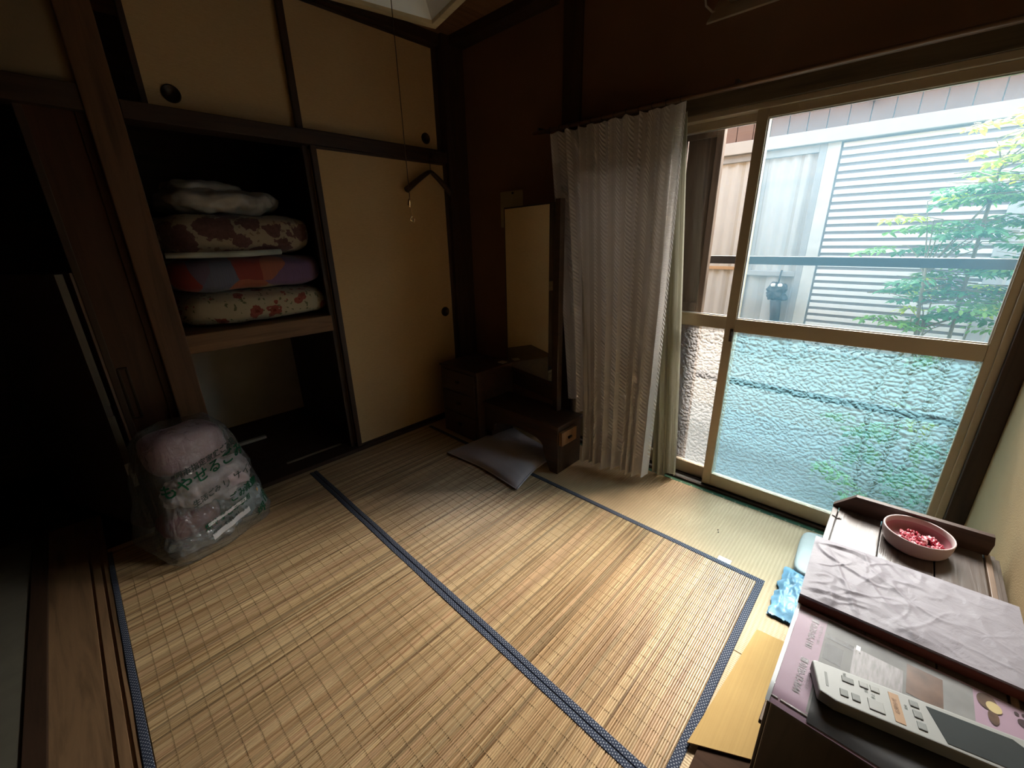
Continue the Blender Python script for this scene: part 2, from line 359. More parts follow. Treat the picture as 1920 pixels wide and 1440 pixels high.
# ------------------------------------------------------------------ window
w1 = empty('window_1', (2.13, .6, 0), 'two sash aluminium garden window with hammered glass below', 'window', None, 'structure')
fr = MB(); fr.box(2.092, 2.20, -.284, -.262, 0, 1.775).box(2.092, 2.20, 1.428, 1.45, 0, 1.775).box(2.092, 2.20, -.262, 1.428, 1.752, 1.775).build('frame', M['alu'], w1, .003)
sl = MB(); sl.box(2.092, 2.20, -.262, 1.428, -.03, .006).box(2.118, 2.122, -.262, 1.428, .006, .018).box(2.158, 2.162, -.262, 1.428, .006, .018)
sl.build('sill_track', M['track'], w1, .0015)
box('sill_strip', 2.094, 2.112, .60, 1.428, .004, .012, M['alu_pale'], w1)
def sash(x, y0, y1, gu, gl, label):
    s = box('sash', x-.014, x+.014, y1-.042, y1, .012, 1.752, M['alu'], w1, .003, label=label)
    box('stile', x-.014, x+.014, y0, y0+.036, .012, 1.752, M['alu'], s, .003)
    box('top_rail', x-.013, x+.013, y0+.036, y1-.042, 1.72, 1.752, M['alu'], s, .003)
    box('mid_rail', x-.014, x+.014, y0+.036, y1-.042, .846, .908, M['alu'], s, .003)
    box('bottom_rail', x-.014, x+.014, y0+.036, y1-.042, .012, .082, M['alu'], s, .003)
    box('pane', x-.0015, x+.0015, y0+.030, y1-.036, .902, 1.726, gu, s)
    MB().add([(x, y0+.03, .076), (x, y1-.036, .076), (x, y1-.036, .852), (x, y0+.03, .852)], [(0, 1, 2, 3)]).build('pane', gl, s)
    bd = MB()
    for (a, b, c, d) in ((y0+.036, y0+.040, .908, 1.72), (y1-.046, y1-.042, .908, 1.72)): bd.box(x-.006, x+.006, a, b, c, d)
    bd.box(x-.006, x+.006, y0+.04, y1-.046, .908, .912).box(x-.006, x+.006, y0+.04, y1-.046, 1.716, 1.72)
    bd.build('glazing_bead', M['alu_pale'], s)
    return s
s1 = sash(2.120, -.275, .600, M['glass_blue'], M['pebble_blue'], 'front sash with pale blue glass, haze put into its upper pane')
s2 = sash(2.160, .560, 1.428, M['glass_clear'], M['pebble_clear'], 'rear sash with clear glass, half behind the curtain')
lk = MB(); lk.box(2.098, 2.106, .560, .574, .80, .86).box(2.090, 2.100, .563, .571, .83, .85); lk.build('latch', M['track'], s1, .002)
box('sash_stop', 2.150, 2.158, .62, .66, 1.728, 1.742, M['track'], s2)

# ------------------------------------------------------------------ shape helpers for soft things
def sgn(a): return -1.0 if a < 0 else 1.0
def rounded(hx, hy, hz, n=5.0, cuts=12, amp=.0, freq=6.0, seed=0.0, flat=None, squash=None):
    """rounded box mesh (local, centred) with noise; returns verts, faces"""
    bm = bmesh.new(); bmesh.ops.create_cube(bm, size=2.0)
    bmesh.ops.subdivide_edges(bm, edges=bm.edges[:], cuts=cuts, use_grid_fill=True)
    vs = []
    for v in bm.verts:
        x, y, z = v.co
        r = (abs(x)**n + abs(y)**n + abs(z)**n)**(-1.0/n)
        p = Vector((x*r*hx, y*r*hy, z*r*hz))
        if amp:
            q = Vector((p.x*freq+seed, p.y*freq+seed*1.7, p.z*freq-seed))
            d = mnoise.noise(q)*amp + mnoise.noise(q*2.7)*amp*.4
            p += Vector((x*r, y*r, z*r)).normalized()*d
        if flat is not None and p.z < -hz*flat: p.z = -hz*flat
        vs.append(p)
    bm.verts.index_update(); fs = [tuple(v.index for v in f.verts) for f in bm.faces]; bm.free()
    return vs, fs
def soft(name, c, h, mt, parent=None, n=5.0, cuts=12, amp=0.0, freq=6.0, seed=0.0, rz=0.0, flat=None, **k):
    vs, fs = rounded(h[0], h[1], h[2], n, cuts, amp, freq, seed, flat)
    R = Matrix.Rotation(rz, 3, 'Z'); c = Vector(c)
    return MB().add([R @ v + c for v in vs], fs).build(name, mt, parent, smooth=True, **k)
def text_geo(body, size, bold=False, outline=False, align='LEFT'):
    cu = bpy.data.curves.new('txt', 'FONT'); cu.body = body; cu.size = size; cu.align_x = align; cu.align_y = 'CENTER'
    cu.resolution_u = 2
    if bold: cu.offset = size*.018
    if outline: cu.fill_mode = 'NONE'; cu.bevel_depth = size*.02; cu.bevel_resolution = 0
    o = link(bpy.data.objects.new('txt', cu)); bpy.context.view_layer.update()
    dg = bpy.context.evaluated_depsgraph_get(); oe = o.evaluated_get(dg); me = oe.to_mesh()
    vs = [Vector(v.co) for v in me.vertices]; fs = [tuple(p.vertices) for p in me.polygons]
    oe.to_mesh_clear(); bpy.data.objects.remove(o); bpy.data.curves.remove(cu)
    return vs, fs
def flat_text(name, body, size, origin, right, upv, mt, parent, bold=False, align='LEFT', **k):
    vs, fs = text_geo(body, size, bold, False, align)
    if not vs: return None
    o = Vector(origin); r = Vector(right); u = Vector(upv)
    return MB().add([o + r*v.x + u*v.y for v in vs], fs).build(name, mt, parent, **k)

# ------------------------------------------------------------------ bamboo mat
mat_ = empty('bamboo_mat', (.70, 1.2, 0), 'folding split bamboo mat with navy dotted tape edging', 'rug')
def xc(y): return .664 + .0225*(y-.25)
YM0, YM1 = .190, 2.318
def slat_panel(xa, xb, seed):
    rnd = random.Random(seed); mb = MB(); y = YM0; P = .0066
    pal = [(.56, .39, .21), (.53, .365, .20), (.60, .43, .24), (.50, .33, .175), (.56, .37, .21)]
    run = 0; cur = pal[0]
    while y < YM1:
        if run <= 0:
            run = rnd.choice((1, 1, 2, 2, 3, 4)); b = rnd.choice(pal); k = rnd.uniform(.9, 1.1)
            if rnd.random() < .24: k *= rnd.uniform(.5, .8); run = 0
            cur = tuple(c*k for c in b)
        run -= 1
        k = rnd.uniform(.95, 1.05); col = tuple(c*k for c in cur)
        a, b = xa(y), xb(y); w = P*.47; zt = .0052 + rnd.uniform(-.0004, .0004); zb = .0018; j = rnd.uniform(-.0002, .0002)
        pr = [(-w, zb), (-w*.88, zt-.0016), (-w*.45, zt-.0003), (w*.45, zt-.0003), (w*.88, zt-.0016), (w, zb)]
        if rnd.random() < .04: y += P*rnd.uniform(.1, .3)
        vs = [(a, y+p+j, z) for p, z in pr] + [(b, y+p+j, z) for p, z in pr]
        mb.add(vs, [(i, i+6, i+7, i+1) for i in range(5)] + [(0, 1, 2, 3, 4, 5), (11, 10, 9, 8, 7, 6)], col)
        y += P
    return mb
slat_panel(lambda y: -.150, lambda y: xc(y)+.004, 3).build('bamboo_slats', M['bamboo'], mat_, kind='stuff')
slat_panel(lambda y: xc(y)+.040, lambda y: 1.555, 4).build('bamboo_slats', M['bamboo'], mat_, kind='stuff')
th = MB()
for k in range(1, 20):
    for a, b in ((-.15, .665), (.71, 1.555)):
        x0 = a + (b-a)*k/19.0
        if k < 19:
            th.box(x0-.0007, x0+.0007, YM0, YM1, .0030, .0051)
th.build('stitching', M['thread'], mat_, kind='stuff')
bk = MB(); bk.box(-.165, 1.575, .17, 2.33, .0004, .0020); bk.build('backing', m_plain('brown mat backing', (.26, .16, .075), .9), mat_)
def tape(pts_l, pts_r, z, n=40):
    mb = MB(); uv = []
    vs = []; ac = 0
    for i in range(n+1):
        tt = i/n; l = Vector(pts_l[0]).lerp(Vector(pts_l[1]), tt); r = Vector(pts_r[0]).lerp(Vector(pts_r[1]), tt)
        wob = .0012*mnoise.noise(Vector((l.x*5, l.y*5, 3)))
        zz = z + .0012*mnoise.noise(Vector((l.x*6, l.y*6, 1)))
        L = (Vector(pts_l[1])-Vector(pts_l[0])).length*tt; w = (r-l).length
        mid = (l+r)/2
        for q, (p, dz, uu) in enumerate(((l, -.003, 0), (l.lerp(r, .08), 0, w*.08), (mid, .0006, w*.5), (r.lerp(l, .08), 0, w*.92), (r, -.003, w))):
            vs.append((p.x+wob, p.y, zz+dz)); uv.append((uu, L))
    fs = []
    for i in range(n):
        for q in range(4): a = i*5+q; fs.append((a, a+1, a+6, a+5))
    mb.add(vs, fs); return mb, uv
for pl, pr_ in ((((xc(.165), .165), (xc(2.33), 2.33)), ((xc(.165)+.0215, .165), (xc(2.33)+.0215, 2.33))),
                (((xc(.165)+.0225, .165), (xc(2.33)+.0225, 2.33)), ((xc(.165)+.044, .165), (xc(2.33)+.044, 2.33))),
                (((1.553, .166), (1.560, 2.33)), ((1.579, .166), (1.586, 2.33))),
                (((-.176, .9), (-.167, 2.33)), ((-.153, .9), (-.151, 2.33))),
                (((-.166, .166), (xc(.166)-.001, .166)), ((-.166, .192), (xc(.166)-.001, .192))),
                (((xc(.166)+.046, .166), (1.556, .166)), ((xc(.166)+.046, .192), (1.556, .192)))):
    A = [(*p, 0) for p in pl]; B = [(*p, 0) for p in pr_]
    flip = abs(pl[1][0]-pl[0][0]) > abs(pl[1][1]-pl[0][1])
    tb, uv = tape(B, A, .0068) if flip else tape(A, B, .0068)
    tb.build('border_tape', M['navy_tape'], mat_, uv=uv)
box('care_tag', 1.580, 1.610, .295, .345, .001, .0022, M['tag_white'], mat_)

# ------------------------------------------------------------------ cushion on the floor
def cushion():
    c = [(1.395, 1.905), (1.385, 1.30), (1.84, 1.365), (1.95, 1.89)]   # left, front, right, back corners
    P = [Vector((*p, 0)) for p in c]
    def top(u, v, s=1):
        a = P[1].lerp(P[2], u); b = P[0].lerp(P[3], u)
        q = a.lerp(b, v)
        e = max(0, 16*u*(1-u)*v*(1-v))
        pinch = .05*(1-abs(2*u-1)**2.2)*(1 if v in (0, 1) else abs(2*v-1)**3) 
        ctr = (P[0]+P[1]+P[2]+P[3])/4
        ed = max(abs(2*u-1), abs(2*v-1)); co = min(abs(2*u-1), abs(2*v-1))
        q = q.lerp(ctr, .10*(ed**3)*(1-co**1.5))
        hh = .058*(e**.42)
        hh += (.006*mnoise.noise(Vector((u*3, v*3, 2))) + .012*abs(mnoise.noise(Vector((u*5+3, v*2, 7))))*abs(2*v-1)**2)*(e**.3)
        q.z = .013 + (hh if s > 0 else -.002*e)
        return q
    mb = MB(); mb.grid(lambda u, v: top(u, v, 1), 40, 40); mb.grid(lambda u, v: top(1-u, v, -1), 12, 12)
    m_ = m_plain('grey lavender satin', (.44, .40, .43), .42, var=.07, vscale=5, bump=.25, bscale=30, Sheen_Weight=.3)
    o = mb.build('floor_cushion', m_, None, smooth=True)
    tag(o, 'flat grey lavender floor cushion half under the mirror table', 'cushion')
    ro = MB().tube([top(i/30, 0)+Vector((0, 0, .004)) for i in range(31)], .0045, 6)
    for a in range(3):
        ro.tube([[top(1, i/30), top(1-i/30, 1), top(0, 1-i/30)][a]+Vector((0, 0, .003)) for i in range(31)], .0035, 6)
    ro.build('seam_piping', m_plain('pale lavender piping', (.52, .48, .52), .5), o, smooth=True)
cushion()

# ------------------------------------------------------------------ low mirror table in the corner
ky = empty('mirror_table', (1.84, 1.65, 0), 'dark low dressing table with tall mirror in the corner', 'dressing table')
kw = m_wood('dark dressing table wood', (.060, .030, .017), .4, 1, spec=.5)
kw2 = m_wood('lighter drawer end wood', (.26, .13, .055), .5, 2)
KX0, KX1 = 1.655, 1.90
MB().box(KX0, KX1, 1.235, 1.84, .278, .302).build('table_top', kw, ky, .004)
# front apron with arched knee hole
ap = [(1.245, .278), (1.835, .278), (1.835, .10), (1.80, .10)]
for i in range(0, 19):
    a = i/18*PI; yy = 1.555+.205*math.cos(a); ap.append((yy, .115+.085*math.sin(a)**.55 if math.sin(a) > 0 else .115))
ap += [(1.30, .0), (1.245, 0)]
MB().prism(ap, 0, KX0+.012, KX0+.034).build('front_apron', kw, ky, .002)
for yy in (1.245, 1.80):
    box('leg_panel', KX0+.034, KX1-.01, yy, yy+.024, .0, .278, kw, ky, .002)
box('small_drawer', KX0+.02, KX0+.16, 1.222, 1.244, .18, .262, kw2, ky, .004)
box('drawer_pull', KX0+.075, KX0+.105, 1.212, 1.222, .213, .226, M['pull'], ky, .002)
lb = box('drawer_box', 1.615, 1.935, 1.84, 2.20, .012, .488, kw, ky, .004)
for k in range(3):
    dr = box('drawer', 1.605, 1.615, 1.862, 2.178, .04+k*.148, .178+k*.148, kw, ky, .003)
    box('knob', 1.592, 1.605, 2.005, 2.035, .10+k*.148, .116+k*.148, M['pull'], dr, .003)
box('top_board', 1.605, 1.942, 1.832, 2.205, .488, .502, kw, ky, .003)
mm = NT('silvered mirror'); gl = mm.n('ShaderNodeBsdfGlossy'); gl.inputs[0].default_value = (.80, .80, .74, 1); gl.inputs['Roughness'].default_value = .015
M['mirror'] = mm.done(gl.outputs[0])
# the mirror is turned a little on its posts, towards the closet doors
md = Vector((math.sin(math.radians(11.5)), math.cos(math.radians(11.5)), 0)); mn = Vector((-md.y, md.x, 0)); mo = Vector((1.855, 1.434, 0))
def mslab(s0, s1, d0, d1, z0, z1, name, mt, bevel=0):
    P4 = [mo+md*s0+mn*d0, mo+md*s1+mn*d0, mo+md*s1+mn*d1, mo+md*s0+mn*d1]
    return MB().prism([(p.x, p.y) for p in reversed(P4)], 2, z0, z1).build(name, mt, ky, bevel)
mslab(.034, .452, .0, .006, .47, 1.449, 'mirror_glass', M['mirror'])
q0, q1 = mo+md*.033+mn*.0055, mo+md*-.012+mn*-.006
MB().add([(q0.x, q0.y, .47), (q1.x, q1.y, .452), (q1.x, q1.y, 1.458), (q0.x, q0.y, 1.449)], [(3, 2, 1, 0)]).build('mirror_bevel', M['mirror'], ky)
mslab(-.012, .456, -.016, -.001, .44, 1.458, 'mirror_back', kw, .002)
mslab(-.058, -.018, -.022, .012, .302, 1.470, 'mirror_post', kw, .003)
mslab(.458, .466, -.016, .004, .505, 1.46, 'mirror_edge', kw, .001)
mslab(-.018, .40, -.020, .010, .355, .44, 'mirror_base_rail', kw, .003)
tag(box('paper_slip', 1.86, 1.905, 1.855, 1.90, .502, .506, m_plain('folded white slip', (.6, .56, .5), .7)), 'small white paper slip on top of the drawer box', 'paper')
# paper pinned on the wall
pp = box('wall_paper_note', 2.082, 2.0875, 1.862, 2.052, 1.352, 1.565, m_plain('yellowed paper', (.42, .33, .19), .85))
tag(pp, 'yellowed paper sheet pinned on the dark wall above the mirror', 'paper')
box('pin', 2.076, 2.083, 1.935, 1.947, 1.545, 1.557, M['pull'], pp)

# ------------------------------------------------------------------ curtains and rail
def m_curtain(name, c1, c2, per=.078, hem=.10):
    t = NT(name); tc = t.coord('UV'); sep = t.n('ShaderNodeSeparateXYZ'); t.l(tc, sep.inputs[0])
    U, Vv = sep.outputs[0], sep.outputs[1]
    col = t.math('SUBTRACT', t.math('FRACT', t.math('DIVIDE', U, per)), .5)
    band = t.math('LESS_THAN', t.math('ABSOLUTE', col), .27)
    rope = t.math('SINE', t.math('MULTIPLY_ADD', Vv, 2*PI/.021, t.math('MULTIPLY', col, 20.0)))
    rim = t.math('SUBTRACT', 1.0, t.math('MULTIPLY', t.math('MULTIPLY', col, col), 11.0))
    fine = t.math('SINE', t.math('MULTIPLY_ADD', Vv, 2*PI/.006, t.math('MULTIPLY', t.math('ABSOLUTE', col), 24.0)))
    h = t.math('ADD', t.math('MULTIPLY', band, t.math('ADD', rim, t.math('MULTIPLY', rope, .55))), t.math('MULTIPLY', t.math('SUBTRACT', 1.0, band), t.math('MULTIPLY', fine, .16)))
    hm = t.math('GREATER_THAN', Vv, hem); h = t.math('MULTIPLY', h, hm)
    c = t.mix(t.math('MULTIPLY_ADD', h, .5, .25), c1, c2)
    df = t.pbsdf(c, .75, 0, .25, t.bump(h, .9, .0045), Sheen_Weight=.25)
    tl = t.n('ShaderNodeBsdfTranslucent'); t.l(c, tl.inputs[0])
    mx = t.n('ShaderNodeMixShader'); mx.inputs[0].default_value = .30; t.l(df, mx.inputs[1]); t.l(tl.outputs[0], mx.inputs[2])
    return t.done(mx.outputs[0])
def curtain(name, mt, top, bot, ztop, zbot, npl, amp, nu, nv, seed, label, corner=None):
    rnd = random.Random(seed); off = [rnd.uniform(-.5, .5) for _ in range(64)]
    amps = [rnd.uniform(.55, 1.25) for _ in range(64)]
    mb = MB(); uv = []; fl = []
    def pos(u, v):       # v 0 bottom, 1 top
        ph = u*npl; i = int(ph) % 60; fr_ = ph-int(ph)
        ph2 = ph + .26*math.sin(2*PI*u*2.3+seed) + .10*math.sin(2*PI*(u*5.1)+v*1.5)
        s_ = math.sin(2*PI*ph2)
        sq = sgn(s_)*abs(s_)**.72
        a0 = amps[i]*(1-fr_)+amps[(i+1) % 60]*fr_
        k = amp*a0*(.35+.65*(1-v)**.7 if v > .0 else 1.0)
        yt = top[1]+(top[3]-top[1])*u; yb = bot[1]+(bot[3]-bot[1])*u
        xt = top[0]+(top[2]-top[0])*u; xb = bot[0]+(bot[2]-bot[0])*u
        zb = zbot
        if corner:       # the far part lies behind and on the low table, the rest falls in front of it
            uc, cx_, cy_, zl = corner
            q = min(1, u/uc); q2 = max(0, (u-uc)/(1-uc))
            if u < uc: xb = bot[0]+(cx_-bot[0])*q; yb = bot[1]+(cy_-bot[1])*q
            else: xb = cx_+(bot[2]-cx_)*q2; yb = cy_+(bot[3]-cy_)*q2
            zb = zl if u < uc-.02 else (zbot if u > uc+.005 else zl+(zbot-zl)*(u-uc+.02)/.025)
        w = v**1.1
        y = yb+(yt-yb)*w + .010*math.cos(2*PI*ph2*1.0+.6)*(1-.5*v); x = xb+(xt-xb)*(v**.8) + sq*k
        z = zb+(ztop-zb)*v + (.010*math.sin(ph*1.7+seed) if v < .01 else 0) - (.012*abs(math.sin(PI*ph)) if v > .99 else 0)
        return Vector((x, y, z))
    L = [0.0]
    for i in range(nu): L.append(L[-1] + (pos((i+1)/nu, .1)-pos(i/nu, .1)).length)
    vs = []; fs = []
    for j in range(nv+1):
        for i in range(nu+1):
            vs.append(pos(i/nu, j/nv)); uv.append((L[i], vs[-1].z-zbot))
    for j in range(nv):
        for i in range(nu): a = j*(nu+1)+i; fs.append((a, a+1, a+nu+2, a+nu+1))
    o = mb.add(vs, fs).build(name, mt, None, smooth=True, uv=uv)
    tag(o, label, 'curtain'); return o
M['curtain'] = m_curtain('grey beige cable weave curtain', (.70, .65, .61), (.95, .92, .89))
cu1 = curtain('curtain', M['curtain'], (2.005, 1.60, 1.985, .848), (2.03, 1.42, 1.915, .822), 1.815, .042, 11, .040, 520, 60, 1.3, 'grey beige cable weave curtain drawn beside the mirror table', (.26, 1.835, 1.175, .335))
M['curtain2'] = m_curtain('sage lining curtain', (.40, .39, .29), (.46, .45, .345), .5, 3.0)
cu2 = curtain('curtain', M['curtain2'], (2.05, .985, 2.05, .868), (2.04, .835, 2.055, .735), 1.80, .02, 1.6, .018, 60, 40, 4.1, 'sage beige lining curtain hanging between the pleats and the sash')
rl = MB(); rl.tube([(1.995, 1.70, 1.826), (1.995, -.33, 1.826)], .008, 10).build('curtain_rail', M['rail_brown'], None, smooth=True)
tag(rl and bpy.data.objects['curtain_rail'], 'brown double curtain rail over the garden window', 'rail')
cr = bpy.data.objects['curtain_rail']
MB().tube([(2.045, 1.70, 1.835), (2.045, -.33, 1.835)], .008, 10).build('rear_rail', M['rail_brown'], cr, smooth=True)
for yy in (1.66, .66, -.30):
    box('bracket', 1.99, 2.088, yy-.006, yy+.006, 1.832, 1.848, M['track'], cr, .001)
for k in range(12):
    yy = 1.58-.064*k
    MB().tube([(1.995+.009*math.cos(a), yy, 1.826+.011*math.sin(a)) for a in [2*PI*i/10 for i in range(11)]], .0014, 5).build('curtain_hook', M['pull'], cr, smooth=True)

# ------------------------------------------------------------------ hanger, lamp, pull cord
hg = MB()
hp = []
def hang(t_):  # along the arms: -1 left tip, 0 neck, 1 right tip
    a = abs(t_); return Vector((1.765 + (t_*.195 if t_ < 0 else t_*.165), 2.352+.01*t_, 1.690-.118*a**1.15))
vs = []
hm = MB().tube([hang(-1+i/12) for i in range(25)], [.010+.009*(abs(-1+i/12)**.5) for i in range(25)], 10)
hr = hm.build('coat_hanger', m_wood('dark hanger wood', (.05, .028, .018), .4, 0), None, smooth=True)
tag(hr, 'dark wooden coat hanger hung on the closet rail', 'hanger')
MB().tube([(1.765, 2.352, 1.69), (1.767, 2.352, 1.745)]+[(1.782+.016*math.cos(a), 2.352+.008*math.sin(a), 1.752+.020*math.sin(a)) for a in [PI-.25*i for i in range(14)]], .0022, 6).build('hook', M['pull'], hr, smooth=True)
tag(MB().tube([(1.782, 2.378, 1.772), (1.782, 2.350, 1.770), (1.782, 2.348, 1.782)], .003, 6).build('wall_hook', M['pull'], None, smooth=True), 'small dark hook screwed into the closet rail', 'hook')

lamp = empty('ceiling_lamp', (.823, 1.216, 1.985), 'square wood framed pendant lamp with white shade', 'lamp')
az = math.radians(102-90)       # turned 12 degrees
lamp.rotation_euler = (0, 0, -az)
lw = m_wood('pale lamp frame wood', (.50, .39, .23), .5, 0, .8)
lwh = m_plain('white lamp shade', (.72, .75, .78), .5, var=.03)
h_ = .262
fm = MB()
for (a, b, c, d) in ((-h_, h_, h_-.026, h_), (-h_, h_, -h_, -h_+.026), (-h_, -h_+.026, -h_+.026, h_-.026), (h_-.026, h_, -h_+.026, h_-.026)): fm.box(a, b, c, d, .0, .03)
fm.build('frame', lw, lamp, .002, local=True)
sh = MB(); q = h_-.026
v1 = [(-q, -q, .012), (q, -q, .012), (q, q, .012), (-q, q, .012)]; k_ = .13; v2 = [(-k_, -k_, .13), (k_, -k_, .13), (k_, k_, .13), (-k_, k_, .13)]
sh.add(v1+v2, [(0, 1, 5, 4), (1, 2, 6, 5), (2, 3, 7, 6), (3, 0, 4, 7), (4, 5, 6, 7)]).build('shade', lwh, lamp, local=True)
dk = MB()
for (a, b, c, d) in ((-h_, h_, h_-.008, h_), (-h_, h_, -h_, -h_+.008), (-h_, -h_+.008, -h_+.008, h_-.008), (h_-.008, h_, -h_+.008, h_-.008)): dk.box(a, b, c, d, .03, .16)
dk.box(-h_, h_, -h_, h_, .155, .165).build('housing', M['dark_wood_x'], lamp, local=True)
MB().tube([(0, 0, .16), (0, 0, ZC-1.985)], .006, 8).build('suspension_cord', M['pull'], lamp, local=True, smooth=True)
ring = MB().tube([(.10*math.cos(a), .10*math.sin(a), .055) for a in [2*PI*i/32 for i in range(33)]], .014, 8); ring.build('ring_tube', m_plain('unlit fluorescent ring', (.75, .77, .78), .3), lamp, local=True, smooth=True)
pc = MB().tube([(.823, 1.216, 2.04), (.8232, 1.216, 1.70), (.824, 1.216, 1.412)], .0013, 5).build('pull_cord', m_plain('thin dark cord', (.05, .03, .02), .8), None)
tag(pc, 'thin pull cord hanging from the pendant lamp with brass charms', 'cord')
brass = m_plain('brass charm', (.75, .52, .28), .25, 1.0)
MB().tube([(.824, 1.216, 1.412), (.821, 1.216, 1.402), (.819, 1.216, 1.388), (.823, 1.216, 1.380)], [.001, .0035, .0045, .001], 6).build('charm', brass, pc, smooth=True)
MB().tube([(.823, 1.216, 1.382), (.826, 1.216, 1.366), (.8255, 1.216, 1.352)], .0009, 5).build('chain', brass, pc)
MB().tube([(.8255+.006*math.cos(a), 1.216+.002*math.sin(a*2), 1.348+.007*math.sin(a)) for a in [2*PI*i/12 for i in range(10)]], .0017, 6).build('charm', brass, pc, smooth=True)
MB().tube([(.829, 1.216, 1.354), (.834, 1.216, 1.346), (.832, 1.216, 1.336)], [.001, .0028, .001], 6).build('charm', brass, pc, smooth=True)

# grey fixture high over the window
fx = empty('wall_bracket', (2.05, .67, 2.08), 'grey metal bracket with a wire loop high above the window', 'bracket')
gm = m_plain('grey painted metal', (.66, .63, .57), .5, .1)
MB().prism([(1.985, 2.055), (1.985, 2.062), (2.088, 2.165), (2.088, 2.155)], 1, .52, .80).build('sloped_plate', gm, fx, .001)
MB().box(2.0, 2.088, .56, .745, 2.125, 2.24).build('housing', gm, fx, .012)
MB().tube([(2.04, .775, 2.10), (2.03, .80, 2.11), (2.025, .825, 2.135), (2.03, .835, 2.17), (2.05, .82, 2.21), (2.07, .79, 2.23)], .004, 7).build('wire_loop', gm, fx, smooth=True)

# ------------------------------------------------------------------ bedding in the closet
struct('closet_shelf', MB().box(.332, 1.99, 2.44, 3.42, .845, .882), M['shelf'], 'upper shelf board of the closet', 'shelf')
struct('trim_14', MB().box(.328, 1.02, 2.40, 2.442, .795, .884), M['shelf'], 'thick cedar front edge of the closet shelf', 'shelf edge', .004)
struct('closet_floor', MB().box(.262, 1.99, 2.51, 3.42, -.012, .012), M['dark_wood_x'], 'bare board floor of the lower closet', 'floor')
def m_floral(name, base, rose, leaf, sc=9.0, rr=.32, lr=.16, sat2=None, seed=0.0):
    t = NT(name); tc = t.coord(loc=(seed, seed*.7, seed*1.3))
    dn = t.n('ShaderNodeTexNoise'); t.l(tc, dn.inputs['Vector']); dn.inputs['Scale'].default_value = 24; dn.inputs['Detail'].default_value = 6
    vm = t.n('ShaderNodeVectorMath', operation='MULTIPLY_ADD'); t.l(dn.outputs['Color'], vm.inputs[0]); vm.inputs[1].default_value = (.085, .085, .085); t.l(tc, vm.inputs[2])
    v1 = t.n('ShaderNodeTexVoronoi'); t.l(vm.outputs[0], v1.inputs['Vector']); v1.inputs['Scale'].default_value = sc
    v2 = t.n('ShaderNodeTexVoronoi'); t.l(vm.outputs[0], v2.inputs['Vector']); v2.inputs['Scale'].default_value = sc*2.6
    pet = t.noise(tc, 60, 3)
    rc = t.mix(pet, tuple(x*.45 for x in rose), tuple(min(1, x*1.5) for x in rose))
    c = t.mix(t.math('LESS_THAN', v2.outputs['Distance'], lr*1.6), base, leaf)
    c = t.mix(t.math('LESS_THAN', v1.outputs['Distance'], rr), c, rc)
    if sat2: c = t.mix(t.math('LESS_THAN', v1.outputs['Distance'], rr*.35), c, sat2)
    return t.done(t.pbsdf(c, .85, 0, .2, t.bump(t.noise(tc, 35, 3), .35, .006), Sheen_Weight=.2))
def m_patch(name):
    t = NT(name); tc = t.coord(); dn = t.n('ShaderNodeTexNoise'); t.l(tc, dn.inputs['Vector']); dn.inputs['Scale'].default_value = 5
    vm = t.n('ShaderNodeVectorMath', operation='MULTIPLY_ADD'); t.l(dn.outputs['Color'], vm.inputs[0]); vm.inputs[1].default_value = (.10, .10, .10); t.l(tc, vm.inputs[2])
    vo = t.n('ShaderNodeTexVoronoi'); t.l(vm.outputs[0], vo.inputs['Vector']); vo.inputs['Scale'].default_value = 6.5
    sp = t.n('ShaderNodeSeparateColor'); t.l(vo.outputs['Color'], sp.inputs[0])
    nd = t.ramp(sp.outputs[0], [(0, (.20, .15, .24)), (.25, (.50, .43, .32)), (.45, (.55, .17, .09)), (.62, (.40, .05, .04)), (.78, (.24, .14, .30)), (.9, (.17, .20, .30))])
    nd.node.color_ramp.interpolation = 'CONSTANT'
    ln = t.noise(t.coord(scale=(220, 30, 6)), 1, 2)
    c = t.mix(t.math('MULTIPLY', ln, .5), nd, (.12, .08, .07))
    return t.done(t.pbsdf(c, .7, 0, .3, t.bump(ln, .5, .004), Sheen_Weight=.2))
def futon(name, x0, x1, y0, y1, z0, z1, mt, label, folds, seed, parent=None, cat='futon'):
    """a folded quilt: stacked rounded layers closed at the front fold, one mesh"""
    mb = MB(); n = folds; hz = (z1-z0)/n
    for k in range(n):
        c = Vector(((x0+x1)/2, (y0+y1)/2, z0+hz*(k+.5)))
        vs, fs = rounded((x1-x0)/2, (y1-y0)/2, hz*.495, 4.2, 24, .014, 7.5, seed+k*.37)
        mb.add([v+c for v in vs], fs)
    o = mb.build(name, mt, None, smooth=True)
    tag(o, label, cat, 'folded bedding stacked on the closet shelf'); return o
fl1 = m_floral('cream rose futon cotton', (.50, .43, .29), (.33, .085, .06), (.17, .17, .085), 11.5, .36, .17, (.20, .03, .02), .3)
fl2 = m_floral('brown flowered quilt', (.40, .33, .23), (.15, .075, .07), (.24, .17, .11), 9.0, .50, .16, None, 1.7)
fu1 = futon('futon', .345, 1.085, 2.455, 3.25, .884, 1.055, fl1, 'cream futon with red roses, lowest of the closet stack', 1, .4)
fu2 = futon('quilt', .345, 1.09, 2.465, 3.25, 1.052, 1.222, m_patch('purple and orange patterned quilt'), 'purple and orange patterned quilt above the rose futon', 1, 2.2)
tag(MB().tube([(.352, 2.492, 1.238), (.50, 2.482, 1.236), (.66, 2.476, 1.236), (.842, 2.482, 1.240)], [.013, .015, .016, .013], 12).build('rolled_sheet', m_plain('pale green white roll', (.50, .54, .47), .7), None, smooth=True), 'thin pale rolled sheet lying between the two quilts', 'roll')
fu3 = futon('quilt', .36, 1.075, 2.50, 3.25, 1.225, 1.43, fl2, 'dark brown flowered quilt above the pale roll', 1, 3.9)
